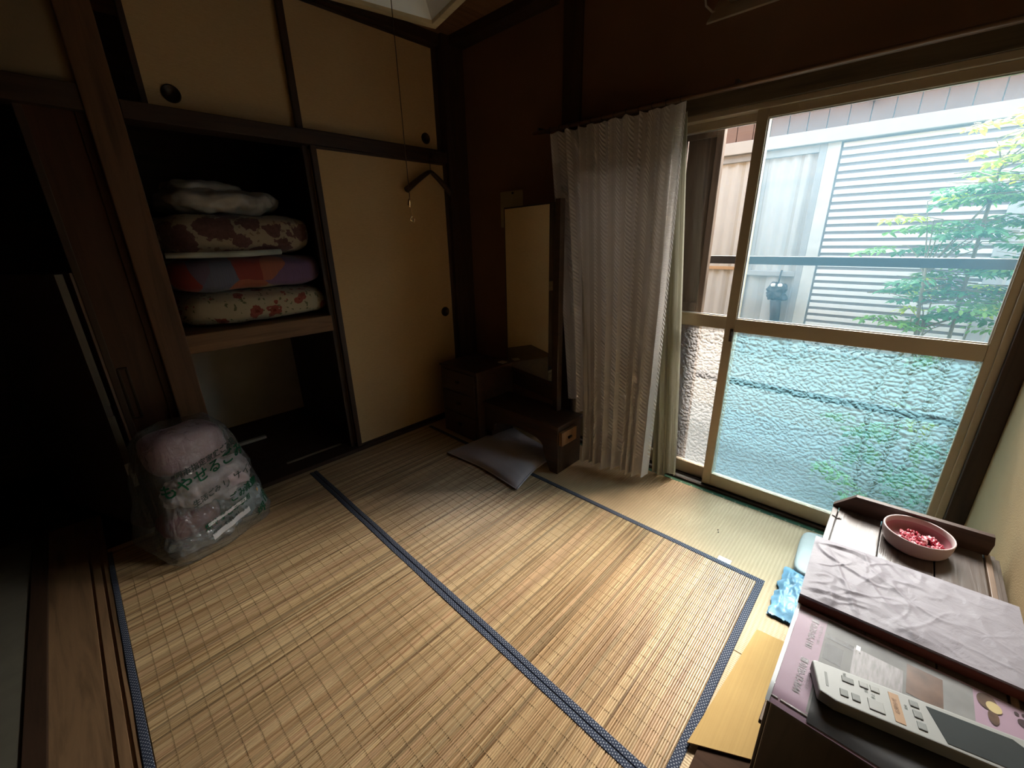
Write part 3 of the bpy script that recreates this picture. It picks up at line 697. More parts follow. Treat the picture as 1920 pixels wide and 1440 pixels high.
gb = MB(); vs, fs = rounded(.27, .26, .062, 3.0, 30, .026, 11.0, 5.3); gb.add([v+Vector((.68, 2.80, 1.487)) for v in vs], fs)
vs, fs = rounded(.16, .15, .035, 2.8, 20, .020, 13.0, 7.3); gb.add([v+Vector((.62, 2.78, 1.552)) for v in vs], fs)
gbo = gb.build('bagged_blanket', m_plain('grey blanket in film', (.42, .40, .36), .35, var=.25, vscale=9, bump=.5, bscale=18, Coat_Weight=.5), None, smooth=True)
tag(gbo, 'grey blanket in a clear crinkled cover on top of the bedding', 'blanket', 'folded bedding stacked on the closet shelf')
tag(box('loose_batten', .50, .70, 3.02, 3.05, .012, .03, m_plain('pale batten wood', (.40, .36, .28), .7), None, .002), 'pale wooden batten lying on the lower closet floor', 'batten')
tag(box('paper_strip', .66, 1.00, 2.52, 2.545, .012, .018, m_plain('grey paper strip', (.36, .30, .22), .8), None), 'pale strip along the front of the lower closet floor', 'strip')

# ------------------------------------------------------------------ dark folded screen in the passage doorway
sc = empty('folding_screen', (.02, 2.46, 0), 'dark two leaf wooden screen folded shut in the passage doorway', 'screen')
dv = Vector((-.325, .77, 0)).normalized(); nv_ = Vector((dv.y, -dv.x, 0))
def leaf(off, th_, L, name, mt, z0, z1, par):
    o = Vector((.022, 2.425, 0)); a = o + nv_*off; b = a + nv_*th_; c = b + dv*L; d = a + dv*L
    return MB().prism([(p.x, p.y) for p in (a, b, c, d)], 2, z0, z1).build(name, mt, par, .002)
dkp = m_plain('blackish lacquered panel', (.085, .055, .036), .45)
edge = m_wood('worn pale leaf edge', (.12, .092, .06), .6, 2)
edge2 = m_wood('brown leaf edge', (.17, .10, .06), .6, 2)
l1 = leaf(-.040, .026, .68, 'screen_leaf', dkp, .0, 1.184, sc)
l2 = leaf(.006, .012, .68, 'screen_leaf', M['red_door'], .0, 1.186, sc)
def edge_strip(off, th_, mt, z0, z1, par, d=.004, name='edge_strip', push=0.0):
    o = Vector((.022, 2.425, 0)) - dv*push; a = o + nv_*off - dv*d; b = o + nv_*(off+th_) - dv*d; c = o + nv_*(off+th_); e = o + nv_*off
    return MB().prism([(p.x, p.y) for p in (a, b, c, e)], 2, z0, z1).build(name, mt, par, .001)
edge_strip(-.040, .026, edge, .0, .585, l1); edge_strip(-.040, .026, edge, .632, 1.184, l1)
edge_strip(-.040, .008, edge, .585, .632, l1)
edge_strip(.006, .012, edge2, .0, 1.186, l2)
hp1 = edge_strip(-.044, .022, m_plain('bare metal hinge plate', (.52, .47, .40), .4, .4), .30, .355, l1, .003, 'hinge_plate', .004)
edge_strip(-.036, .020, m_plain('bare metal hinge plate b', (.56, .51, .44), .4, .4), .235, .30, l1, .004, 'hinge_plate', .004)

# ------------------------------------------------------------------ rubbish bag
bagc0, bagc1 = Vector((.185, 2.150, 0)), Vector((.185, 2.19, .56))
brot = math.radians(19)
def bag_pt(th_, v, grow=1.0, wr=True):
    c = bagc0.lerp(bagc1, v)
    prof = [(0, .80), (.05, .97), (.15, 1.06), (.3, 1.0), (.5, .90), (.72, .80), (.88, .74), (.96, .60), (1.0, .30)]
    for (a, ra), (b, rb) in zip(prof, prof[1:]):
        if v <= b:
            q = (v-a)/(b-a); q = q*q*(3-2*q); r = ra+(rb-ra)*q; break
    rx, ry = .222*r*grow, .182*r*grow
    ca, sa = math.cos(th_), math.sin(th_); n = 4.6-1.6*v
    k = (abs(ca)**n+abs(sa)**n)**(-1/n)
    x, y = rx*k*ca, ry*k*sa
    p = Vector((c.x + x*math.cos(brot)-y*math.sin(brot), c.y + x*math.sin(brot)+y*math.cos(brot), c.z))
    if wr:
        d = .016*mnoise.noise(Vector((p.x*7, p.y*7, p.z*5)))+.007*mnoise.noise(Vector((p.x*20, p.y*20, p.z*12+4)))
        o = Vector((p.x-c.x, p.y-c.y, 0))
        if o.length > 1e-5: p += o.normalized()*d
        if v > .9: p.z += .018*mnoise.noise(Vector((p.x*12, p.y*12, 9)))
    p.z = max(p.z, .0085); return p
tfilm = NT('clear rubbish bag film'); tc = tfilm.coord()
nb = tfilm.bump(tfilm.math('ADD', tfilm.noise(tfilm.coord(scale=(26, 26, 9)), 1, 3, .5, 1.5), tfilm.math('MULTIPLY', tfilm.noise(tc, 55, 2), .4)), .9, .02)
tr = tfilm.n('ShaderNodeBsdfTransparent'); tr.inputs[0].default_value = (.93, .95, .95, 1)
gl = tfilm.n('ShaderNodeBsdfGlossy'); gl.inputs['Roughness'].default_value = .16; tfilm.l(nb, gl.inputs['Normal'])
df = tfilm.n('ShaderNodeBsdfDiffuse'); df.inputs[0].default_value = (.62, .68, .68, 1); tfilm.l(nb, df.inputs['Normal'])
a_ = tfilm.n('ShaderNodeMixShader'); a_.inputs[0].default_value = .16; tfilm.l(tr.outputs[0], a_.inputs[1]); tfilm.l(df.outputs[0], a_.inputs[2])
b_ = tfilm.n('ShaderNodeMixShader'); tfilm.l(tfilm.schlick(.11, nb), b_.inputs[0]); tfilm.l(a_.outputs[0], b_.inputs[1]); tfilm.l(gl.outputs[0], b_.inputs[2])
M['film'] = tfilm.done(b_.outputs[0])
bagm = MB().grid(lambda u, v: bag_pt(u*2*PI, v), 96, 60)
vs, fs = [], []
bag = bagm.build('rubbish_bag', M['film'], None, smooth=True)
tag(bag, 'clear city rubbish bag with green print slumped by the cedar pillar', 'bag')
green = m_plain('green bag print', (.012, .085, .04), .6, spec=.1); green2 = m_plain('dark grey bag print', (.05, .065, .055), .6, spec=.1)
pane_w = m_plain('white printed bag panel', (.62, .60, .60), .6)
fth = -PI/2 + math.radians(2)      # angle facing the room
ARC = {}
def bag_map(u, v):   # metres along the front, height
    vv = min(max(v/.56, .02), .97)
    key = round(vv*40)
    if key not in ARC:
        tab = [(0.0, fth)]
        for sg in (1, -1):
            sacc = 0; pp_ = bag_pt(fth, key/40, 1, False)
            for q_ in range(1, 60):
                p2 = bag_pt(fth+sg*q_*.035, key/40, 1, False); sacc += (p2-pp_).length; pp_ = p2; tab.append((sg*sacc, fth+sg*q_*.035))
        ARC[key] = sorted(tab)
    tab = ARC[key]; th_ = tab[-1][1] if u > 0 else tab[0][1]
    for (s0, t0), (s1, t1) in zip(tab, tab[1:]):
        if s0 <= u <= s1: th_ = t0+(t1-t0)*(u-s0)/max(1e-6, s1-s0); break
    p = bag_pt(th_, vv); c = bagc0.lerp(bagc1, vv); o = Vector((p.x-c.x, p.y-c.y, 0)).normalized()
    return p + o*.0035
def bag_text(body, size, u0, v0, slope, mt, bold=True):
    vs, fs = text_geo(body, size, bold)
    if vs: MB().add([bag_map(u0+v.x, v0+v.x*slope+v.y) for v in vs], fs).build('printed_text', mt, bag)
def bag_patch(u0, u1, v0, v1, slope, mt, nu=18, nv=4, name='printed_panel'):
    MB().grid(lambda a, b: bag_map(u0+(u1-u0)*a, v0+(v1-v0)*b+slope*(u0+(u1-u0)*a)), nu, nv).build(name, mt, bag)
sl_ = .16
bag_text('堺市指定家庭ごみ袋', .030, -.13, .392, sl_, green2)
bag_text('もやせるごみ', .060, -.195, .335, sl_, green)
bag_text('生活ごみ', .030, -.11, .258, sl_, green2)
bag_text('リサイクル', .046, .015, .272, sl_, green2, False)
bag_text('ごみ減量', .036, .02, .205, sl_, green)
bag_patch(-.09, .08, .160, .174, sl_, pane_w); bag_patch(-.09, .08, .104, .126, sl_, pane_w)
bag_text('燃やすごみ専用', .030, -.105, .145, sl_, green)
bag_text('分別して出しましょう', .016, -.085, .115, sl_, green2)
bag_text('市', .052, .165, .115, .5, green); bag_text('堺', .048, .115, .072, .5, green)
bag_patch(.145, .158, .100, .115, .5, m_plain('orange bag mark', (.65, .36, .12), .6), 3, 3, 'printed_mark')
# what is in the bag
cl_pink = m_plain('mauve pink plastic', (.46, .27, .33), .35, var=.10, vscale=4)
tag(soft('pink_pouch', (.185, 2.205, .435), (.150, .105, .092), cl_pink, None, 3.6, 14, .010, 8, 1.2, .20), 'mauve pink pouch at the top of the rubbish bag', 'pouch')
tag(soft('crumpled_paper', (.225, 2.15, .265), (.165, .118, .080), m_plain('pink white paper waste', (.56, .46, .49), .7, var=.3, vscale=14, bump=1, bscale=22), None, 2.6, 24, .032, 15, 3.1, .2), 'crumpled pinkish paper in the middle of the rubbish bag', 'paper')
tag(soft('maroon_cloth', (.13, 2.135, .125), (.105, .108, .065), m_plain('maroon cloth', (.17, .035, .05), .8, var=.25, vscale=9), None, 2.8, 14, .018, 10, 4.4, .2), 'maroon cloth at the lower left of the rubbish bag', 'cloth')
tag(soft('blue_wrap', (.325, 2.155, .128), (.085, .115, .085), m_plain('blue grey plastic wrap', (.30, .36, .40), .3, var=.25, vscale=14, bump=.8, bscale=22), None, 2.6, 22, .026, 18, 6.0, .2), 'blue grey plastic wrap at the lower right of the rubbish bag', 'wrap')
tag(soft('foil_wad', (.16, 2.10, .056), (.14, .10, .032), m_plain('silver wrapper', (.60, .60, .62), .2, .75, var=.2, vscale=14, bump=1, bscale=26), None, 2.6, 24, .022, 22, 8.0, .2), 'crumpled silver wrapper at the bottom of the rubbish bag', 'wrapper')

# ------------------------------------------------------------------ chest by the window and what lies on it
cw = m_wood('worn dark chest board', (.10, .078, .068), .27, 0, .6, spec=.8, bump=.5)
cwd = m_wood('dark chest side', (.045, .030, .022), .4, 2)
ch = empty('low_chest', (1.1, -.15, 0), 'low dark wooden chest against the ochre wall with plank top and gallery board', 'chest')
CX0, CX1, CY0, CY1, CZ = .715, 1.50, -.318, .030, .452
box('body', CX0, CX1-.005, CY0, CY1-.006, .012, CZ, cwd, ch, .003)
ys = [CY1, .0135, -.088, -.198, -.292]
for a, b in zip(ys, ys[1:]):
    box('top_plank', CX0-.004, CX1, b+.0012, a-.0012, CZ, .468, cw, ch, .0015)
for k, zz in enumerate((.470, .464, .457)):
    box('back_moulding', CX0, CX1-.012*k*0, -.302-.010*k-.003, -.293-.010*k-.001, CZ, zz, m_wood('rubbed moulding edge', (.22, .14, .09), .45, 0) if k == 0 else cw, ch, .0012)
MB().prism([(.030, .468), (.030, .4735), (-.018, .522), (-.300, .527), (-.304, .505), (-.300, .468)], 0, 1.484, 1.501).build('gallery_board', m_wood('dark gallery board', (.075, .040, .028), .35, 1), ch, .0012)
for k in range(3):
    dr = box('drawer_front', CX0+.02+.255*k, CX0+.26+.255*k, CY1-.006, CY1+.001, .06, .42, cwd, ch, .002)
    box('drawer_handle', CX0+.10+.255*k, CX0+.18+.255*k, CY1+.001, CY1+.010, .25, .262, M['pull'], dr, .002)
for a, b in ((CX0+.01, CY1-.05), (CX1-.06, CY1-.05), (CX0+.01, CY0+.01), (CX1-.06, CY0+.01)): box('foot', a, a+.05, b, b+.04, 0, .012, cwd, ch)
st = MB().tube([(1.425, .024, .4695), (1.415, .008, .4697), (1.419, .001, .4697)], .0013, 5).tube([(1.422, .006, .4697), (1.412, .012, .4697)], .0013, 5)
tag(st.build('twig', m_plain('dark twig', (.04, .025, .02), .8), None), 'tiny dark twig on the chest top near its front corner', 'twig')
# bowl
bo = empty('bowl', (1.410, -.158, .468), 'round mauve bowl with thick pale rim on the chest', 'bowl')
pr = [(.0005, .001), (.052, .001), (.062, .004), (.068, .013), (.0715, .030), (.0725, .046), (.0715, .0485), (.0685, .0475), (.0665, .034), (.062, .016), (.050, .009), (.0005, .008)]
MB().lathe(pr, (1.410, -.158, .468), 48).build('shell', m_plain('mauve glazed bowl', (.50, .38, .37), .45, var=.05), bo, smooth=True)
MB().lathe([(.0662, .034), (.0616, .0162), (.0498, .0092), (.0005, .0082)], (1.410, -.158, .4683), 40).build('inner_glaze', m_plain('deep pink glaze', (.36, .15, .17), .3), bo, smooth=True)
pf = MB(); rnd = random.Random(5)
for k in range(70):
    a = rnd.uniform(0, 2*PI); r = .048*math.sqrt(rnd.random()); s_ = rnd.uniform(.005, .010)
    vs, fs = rounded(s_, s_*rnd.uniform(.5, 1), s_*rnd.uniform(.3, .7), 2.2, 2, .002, 60, k*.31)
    R = Matrix.Rotation(rnd.uniform(0, 6), 3, 'Z') @ Matrix.Rotation(rnd.uniform(-.8, .8), 3, 'X')
    cc = rnd.choice(((.42, .03, .06), (.55, .06, .10), (.34, .02, .04), (.70, .40, .42), (.5, .12, .15)))
    pf.add([R @ v + Vector((1.405+r*math.cos(a), -.165+r*math.sin(a), .4815+rnd.uniform(0, .010))) for v in vs], fs, cc)
t = NT('red petals'); at = t.n('ShaderNodeAttribute', attribute_name='tint'); M['petal'] = t.done(t.pbsdf(at.outputs['Color'], .35, 0, .5))
tag(pf.build('dried_petals', M['petal'], None, smooth=True, kind='stuff'), 'loose red and pink bits heaped in the mauve bowl', 'petals')
# board covered with pale mauve sheet
bd = empty('covered_board', (1.12, -.14, .468), 'flat board wrapped in creased pale mauve sheet across the chest', 'board')
BX = [(.983, .034), (1.240, .042), (1.258, -.325), (1.002, -.325)]
MB().prism([BX[0], BX[3], BX[2], BX[1]], 2, .4685, .494).build('board', m_wood('dark red board edge', (.13, .032, .022), .4, 1), bd, .002)
def crease(p):
    h = .0012*mnoise.noise(Vector((p.x*9, p.y*9, 5)))
    k_ = max(.25, 1-max(0, -p.y-.05)*4)
    for a, b, s_, w in ((.3, 9, .0042, 0), (1.9, 13, .0030, 3), (2.6, 16, .0032, 7), (.9, 21, .0018, 5), (1.4, 6, .0032, 11)):
        q = mnoise.noise(Vector((p.x*b*math.cos(a)+p.y*b*math.sin(a)+w, (p.y*math.cos(a)-p.x*math.sin(a))*b*.5, w)))
        h += s_*max(0, 1-abs(q)*7)*k_
    return max(h, -.002)
def sheet(u, v):
    a = Vector((*BX[0], 0)).lerp(Vector((*BX[3], 0)), u); b = Vector((*BX[1], 0)).lerp(Vector((*BX[2], 0)), u)
    p = a.lerp(b, v); e = min(u, 1-u, v, 1-v)
    p.z = .4965 + crease(p)*min(1, e*14); return p
shm = MB().grid(sheet, 170, 130)
for (f0, n_) in ((lambda s_: sheet(0, s_), 60), (lambda s_: sheet(s_, 0), 90), (lambda s_: sheet(s_, 1), 60)):
    shm.grid(lambda a, b, f0=f0: f0(a) + Vector((0, 0, -.007*b)), n_, 1)
tsh = NT('creased mauve vinyl sheet'); tc = tsh.coord(); nn = tsh.noise(tc, 30, 5, .6, .8)
csh = tsh.ramp(tsh.noise(tc, 4, 3), [(.3, (.25, .23, .26)), (.7, (.30, .28, .31))])
M['sheet'] = tsh.done(tsh.pbsdf(csh, .5, 0, .22, tsh.bump(nn, .35, .006)))
shm.build('mauve_sheet', M['sheet'], bd, smooth=True)
# clear sleeve with flyer, curling over the near end of the chest
fl = empty('sleeved_flyer', (.85, -.15, .469), 'pink printed flyer in a clear plastic sleeve on the chest end', 'flyer')
def drop(x): return 0 if x > .722 else -.35*(.722-x)**1.2*2.0
def fz_(x, y): return .4705 + .0015*mnoise.noise(Vector((x*9, y*9, 2))) + drop(x)
def fpatch(name, x0, x1, y0, y1, mt, dz, nu=16, nv=16, par=None):
    return MB().grid(lambda a, b: Vector((x0+(x1-x0)*a, y0+(y1-y0)*b, fz_(x0+(x1-x0)*a, y0+(y1-y0)*b)+dz)), nu, nv).build(name, mt, par or fl, smooth=True)
pinkp = m_plain('pale pink flyer paper', (.33, .225, .29), .6, var=.04, spec=.15)
fpatch('flyer_sheet', .700, .978, -.322, .026, pinkp, 0)
greyp = m_plain('grey photo print', (.17, .17, .167), .6, spec=.1, var=.5, vscale=6); dgrey = m_plain('dark photo print', (.06, .06, .062), .4, spec=.1, var=.3, vscale=8)
fpatch('photo_print', .712, .972, -.245, -.026, greyp, .0006)
fpatch('photo_print', .704, .800, -.30, -.030, dgrey, .0010)  # dark print that also takes in the remote's shadow as colour
fpatch('photo_print', .858, .905, -.060, -.030, dgrey, .0011, 4, 4); fpatch('photo_print', .917, .930, -.090, -.030, dgrey, .0011, 4, 8)
fpatch('photo_print', .88, .955, -.205, -.155, m_plain('brown photo print', (.11, .065, .045), .4, spec=.1, var=.5, vscale=20), .0011, 4, 6)
fpatch('photo_print', .845, .93, -.150, -.075, m_plain('pale grey hair print', (.25, .235, .24), .4, spec=.1, var=.3, vscale=30, stretch=(1, 6, 1)), .0011, 8, 8)
fpatch('photo_print', .925, .938, -.085, -.078, m_plain('white print', (.8, .8, .8), .4, spec=.1), .0014, 2, 2)
# small brown and cream animal picture and paw print on the pink end
br = m_plain('brown animal print', (.10, .055, .035), .5, spec=.1, var=.4, vscale=40); ye = m_plain('cream animal print', (.50, .40, .20), .5, spec=.1)
def disc(name, cx, cy_, rx, ry, mt, dz):
    n = 20; vs = [Vector((cx, cy_, fz_(cx, cy_)+dz))]+[Vector((cx+rx*math.cos(2*PI*k/n), cy_+ry*math.sin(2*PI*k/n), fz_(cx, cy_)+dz)) for k in range(n)]
    MB().add(vs, [(0, 1+k, 1+(k+1) % n) for k in range(n)]).build(name, mt, fl)
disc('animal_print', .955, -.262, .018, .013, br, .0012); disc('animal_print', .948, -.270, .012, .010, ye, .0015); disc('animal_print', .925, -.268, .016, .007, br, .0013)
pw = m_plain('dark paw print', (.05, .03, .035), .5, spec=.1)
disc('paw_print', .945, -.305, .009, .0075, pw, .0012)
for a, b in ((.961, -.298), (.964, -.307), (.959, -.315), (.950, -.318)): disc('paw_print', a, b, .004, .003, pw, .0012)
ink = m_plain('dark plum ink', (.05, .025, .04), .5)
for body, x_ in (('■ 0120-00-1141', .955), ('■ 0120-13-3644', .835)):
    vs, fs = text_geo(body, .0165, True)
    MB().add([Vector((x_-v.x*.80, -.005-v.y, fz_(x_-v.x*.80, -.005-v.y)+.0012)) for v in vs], fs).build('printed_text', ink, fl)
for body, x_ in (('受付時間 9:00〜18:00', .945), ('お問い合わせはこちら', .825)):
    vs, fs = text_geo(body, .0062, False)
    MB().add([Vector((x_-v.x, -.0185-v.y, fz_(x_-v.x, -.0185-v.y)+.0012)) for v in vs], fs).build('printed_text', ink, fl)
tslv = NT('clear plastic sleeve'); tr = tslv.n('ShaderNodeBsdfTransparent'); gl = tslv.n('ShaderNodeBsdfGlossy'); gl.inputs['Roughness'].default_value = .38
nb = tslv.bump(tslv.noise(tslv.coord(), 22, 3), .15, .006); tslv.l(nb, gl.inputs['Normal']); 
mx = tslv.n('ShaderNodeMixShader'); tslv.l(tslv.schlick(.012, nb), mx.inputs[0]); tslv.l(tr.outputs[0], mx.inputs[1]); tslv.l(gl.outputs[0], mx.inputs[2]); M['sleeve'] = tslv.done(mx.outputs[0])
fpatch('plastic_sleeve', .694, .981, -.326, .033, M['sleeve'], .0022, 20, 20)
fpatch('sleeve_seam', .698, .978, .0265, .033, m_plain('grey sleeve seam', (.50, .53, .55), .3), .0028, 20, 2)
# remote control with a large dark display
rc = empty('remote_control', (.815, -.015, .474), 'long white remote control with dark display on the flyer', 'remote')
ang = math.atan2(-.973, .232); rc.rotation_euler = (0, 0, ang)
# local x along the remote, local y towards the window side (+), width goes to -y
rw = m_plain('off white remote plastic', (.30, .305, .29), .4, var=.03)
MB().prism([(.0, -.004), (.006, .0), (.30, .0), (.30, -.075), (.030, -.075), (.006, -.066)], 2, .0, .024).build('case', rw, rc, .006, local=True, seg=3)
dark_lcd = m_plain('dark display window', (.035, .045, .05), .12, spec=.6)
MB().prism([(.163, -.010), (.268, -.010), (.286, -.024), (.286, -.068), (.176, -.068)], 2, .0236, .0248).build('display', dark_lcd, rc, .0004, local=True)
bt = m_plain('grey rubber button', (.17, .18, .17), .5); btl = m_plain('pale button', (.27, .275, .26), .45)
for (a, b, c, d, mt) in ((.044, .062, -.026, -.014, bt), (.070, .083, -.023, -.011, btl), (.086, .099, -.023, -.011, btl), (.038, .050, -.058, -.044, bt), (.055, .067, -.058, -.044, bt), (.078, .100, -.062, -.040, btl),
                         (.140, .152, -.022, -.010, bt), (.141, .153, -.042, -.028, bt), (.142, .154, -.062, -.048, bt)):
    MB().box(a, b, c, d, .0232, .0256).build('button', mt, rc, .0012, local=True)
MB().box(.112, .126, -.066, -.010, .0235, .0248).build('orange_label', m_plain('orange label', (.34, .19, .085), .5), rc, .0003, local=True)
vs, fs = text_geo('お知らせ', .0075, True)
MB().add([Vector((.1185-v.y*1, -.050+v.x, .0252)) for v in vs], fs).build('printed_text', m_plain('brown ink', (.2, .09, .03), .5), rc, local=True)
for body, px_, py_, s_ in (('運転', .050, -.012, .005), ('温度', .079, -.028, .005), ('停止', .088, -.036, .006), ('風向', .133, -.030, .005)):
    vs, fs = text_geo(body, s_)
    MB().add([Vector((px_-v.y, py_-.004+v.x, .0243)) for v in vs], fs).build('printed_text', green2, rc, local=True)
MB().box(.018, .022, -.050, -.020, .0238, .0244).build('maker_line', bt, rc, local=True)
# floor things by the chest
tag(soft('plastic_tray', (1.85, -.02, .016), (.16, .130, .0155), m_plain('milky white tray', (.50, .52, .49), .4, var=.06), None, 6, 10, .003, 9, 2.0, .05, .95), 'milky white flat bag lying between chest and window', 'bag')
def bagfn(u, v):
    x = 1.42+.29*u + (.010*mnoise.noise(Vector((v*14, 3, u*2))) if u in (0, 1) else 0); y = .040+.085*v + .016*mnoise.noise(Vector((u*9, v*3, 1)))*v
    e = min(1, 6*min(u, 1-u, v, 1-v)); z = .012 + .030*e*(.55+.6*abs(mnoise.noise(Vector((u*5, v*4, 8))))+.35*abs(mnoise.noise(Vector((u*13, v*9, 2)))))*(1-.55*v)
    return Vector((x, y, z))
bgm = MB().grid(bagfn, 60, 24); bgm.grid(lambda u, v: bagfn(1-u, v)*1.0 - Vector((0, 0, bagfn(1-u, v).z-.003)), 20, 8)
tag(bgm.build('plastic_bag', m_plain('pale blue plastic', (.20, .40, .56), .30, var=.3, vscale=12, bump=.7, bscale=30), None, smooth=True), 'crumpled pale blue plastic bag squeezed beside the chest', 'bag')
# cardboard and dark board in front of the chest end
cb = MB(); vs = []; nx, ny = 30, 16
C4 = [Vector((.822, .172, 0)), Vector((1.312, .130, 0)), Vector((1.322, .040, 0)), Vector((.93, -.03, 0))]
def cbz(p): return .0145 + .0045*mnoise.noise(Vector((p.x*3, p.y*3, 4)))
cb.grid(lambda u, v: (lambda p: Vector((p.x, p.y, cbz(p)+.004)))(C4[0].lerp(C4[1], u).lerp(C4[3].lerp(C4[2], u), v)), nx, ny)
cb.grid(lambda u, v: (lambda p: Vector((p.x, p.y, cbz(p))))(C4[0].lerp(C4[1], 1-u).lerp(C4[3].lerp(C4[2], 1-u), v)), nx, ny)
for (a, b) in ((0, 1), (1, 2), (2, 3), (3, 0)):
    cb.grid(lambda u, v, a=a, b=b: (lambda p: Vector((p.x, p.y, cbz(p)+.004*(1-v))))(C4[a].lerp(C4[b], u)), nx, 1)
tcb = NT('corrugated cardboard'); rib = tcb.noise(tcb.coord(scale=(1, 260, 1), rot=(0, 0, .08)), 1, 2); cc = tcb.ramp(tcb.noise(tcb.coord(), 5, 4), [(.3, (.46, .295, .105)), (.7, (.54, .36, .135))])
cc = tcb.mix(tcb.math('MULTIPLY', rib, .7), cc, (.36, .22, .08))
M['card'] = tcb.done(tcb.pbsdf(cc, .8, 0, .2, tcb.bump(rib, .35, .002)))
tag(cb.build('cardboard_sheet', M['card'], None, smooth=False), 'torn yellow brown cardboard sheet on the floor before the chest', 'cardboard')
tag(box('floor_board', .50, .90, -.25, .148, .0, .011, m_wood('dark stained board', (.05, .026, .015), .75, 1, spec=.08), None, .002), 'dark wooden board under the corner of the cardboard', 'board')
# crumbs on the tatami
tag(MB().box(1.755, 1.762, .395, .399, .0, .003).box(1.772, 1.777, .402, .406, 0, .003).build('crumb', m_plain('dark crumb', (.08, .05, .03), .8), None), 'dark specks on the tatami before the garden window', 'crumb')

# ------------------------------------------------------------------ outside: alley, neighbour's house, shrubs
GZ = -.42
struct('ground', MB().box(2.24, 9, -8, 9, GZ-.1, GZ), m_plain('damp concrete yard', (.23, .245, .24), .9, var=.15, vscale=2), 'pale concrete yard between the two houses', 'ground')
struct('shading_eave', MB().box(2.24, 2.40, -3, 5, 2.52, 2.58), M['dark_wood_y'], 'unseen roof edge added to hold back sky light', 'shading_eave')  # out of view, added to control the sky light
struct('outer_wall', MB().box(2.18, 2.25, 1.57, 5, GZ, 2.55).box(2.18, 2.25, -4, -.36, GZ, 2.55).box(2.18, 2.25, -.4, 1.6, GZ, -.04), M['plaster'], 'outer face of the house wall', 'wall')
ra = empty('window_railing', (2.36, .55, 0), 'dark horizontal guard bars outside the garden window', 'railing')
for zz in (1.159, .527): MB().box(2.338, 2.362, -.42, 1.55, zz-.019, zz+.019).build('bar', m_plain('black railing paint', (.03, .03, .032), .5), ra, .003)
for yy in (-.43, 1.55):
    box('post', 2.338, 2.362, yy-.012, yy+.012, GZ, 1.175, M['track'], ra, .002)
# storm shutter panel seen at the left of the rear sash
am = empty('storm_shutter', (2.23, 1.2, 0), 'brown boarded storm shutter stacked outside the rear sash', 'shutter')
aw = m_wood('weathered brown shutter wood', (.15, .105, .075), .6, 2)
for k in range(5):
    box('board', 2.215, 2.228, .782+.135*k, .912+.135*k, .0, 1.78, aw, am, .003)
box('stile', 2.205, 2.240, 1.456, 1.486, .0, 1.78, aw, am, .003)
box('stile', 2.205, 2.240, .752, .784, .0, 1.78, aw, am, .003)
for zz in (.02, .90, 1.70): box('crossbar', 2.203, 2.215, .784, 1.456, zz, zz+.05, aw, am, .003)
ho = empty('neighbour_house', (4.15, .6, GZ), 'neighbouring house with white slatted shutter across the yard', 'house')
XN = 4.10
grey = m_plain('pale grey house wall', (.50, .50, .49), .85, var=.06)
box('wall', XN+.02, XN+.25, -5, 6, GZ, 2.36, grey, ho)
pk = m_plain('pinkish beige board', (.165, .10, .078), .8, var=.10, vscale=5)
for k in range(34):
    y0 = -1.75+.122*k
    o = MB().box(XN+.002, XN+.02, y0+.003, y0+.119, 1.985, 2.34).build('wall_board', pk, ho)
MB().box(XN-.06, XN+.02, -1.8, 2.4, 1.895, 1.985).build('trim_ledge', m_plain('pale ledge', (.37, .345, .32), .7, var=.04), ho, .004)
MB().prism([(XN-.06, 2.34), (XN+2.6, 2.62), (XN+2.6, 2.68), (XN-.06, 2.39)], 1, -5, 6).build('roof', m_plain('grey roof', (.2, .2, .21), .8), ho)
# slatted shutter
shw = m_plain('white shutter slat', (.68, .68, .69), .5, var=.02)
MB().box(XN+.005, XN+.02, -.335, .565, .30, 1.90).build('shutter_back', m_plain('grey shutter gap', (.26, .27, .30), .7), ho)
slat_me = MB().box(XN-.012, XN+.004, -.335, .562, -.0145, .0145).build('slat', shw, None, .002)
base_me = slat_me.data; bpy.data.objects.remove(slat_me)
off = wloc(ho)
for k in range(31):
    z = 1.868-.0515*k
    o = link(bpy.data.objects.new('slat', base_me)); o.parent = ho; o.location = (-off.x, -off.y, z-off.z)
fgrey = m_plain('grey window frame', (.30, .31, .32), .5, .2)
MB().box(XN-.02, XN+.02, .575, .655, .25, 1.895).build('shutter_guide', m_plain('pale shutter guide', (.48, .48, .47), .5), ho, .003)
MB().box(XN-.015, XN+.02, -.42, -.335, .25, 1.895).build('shutter_guide', m_plain('pale shutter guide b', (.40, .42, .44), .5), ho, .003)
nf = MB(); nf.box(XN-.02, XN+.02, .655, .70, .2, 1.895).box(XN-.02, XN+.02, 1.055, 1.10, .2, 1.895).box(XN-.02, XN+.02, 1.80, 1.85, .2, 1.895).box(XN-.02, XN+.02, .70, 1.80, 1.84, 1.895)
nf.box(XN-.018, XN+.02, .70, 1.055, .945, .985); nf.build('window_frame', fgrey, ho, .003)
MB().box(XN-.014, XN+.015, 1.10, 1.80, .985, 1.012).build('window_rail', m_plain('brown window rail', (.40, .25, .14), .5), ho, .002)
mcw = m_plain('white lace curtain', (.60, .61, .62), .9, var=.03)
def nc(y0, y1, z0, z1, n):
    return MB().grid(lambda u, v: Vector((XN+.012+.010*math.sin(u*n*2*PI)+.004*math.sin(u*n*5.3), y0+(y1-y0)*u, z0+(z1-z0)*v)), 90, 2)
nc(.70, 1.055, .985, 1.84, 4.5).build('lace_curtain', mcw, ho, smooth=True); nc(1.10, 1.80, .3, 1.84, 8).build('lace_curtain', mcw, ho, smooth=True)
nc(.70, 1.055, .2, .945, 2).build('lace_curtain', mcw, ho, smooth=True)
MB().box(XN-.010, XN-.006, .70, 1.055, .985, 1.84).build('window_pane', M['glass_clear'], ho)
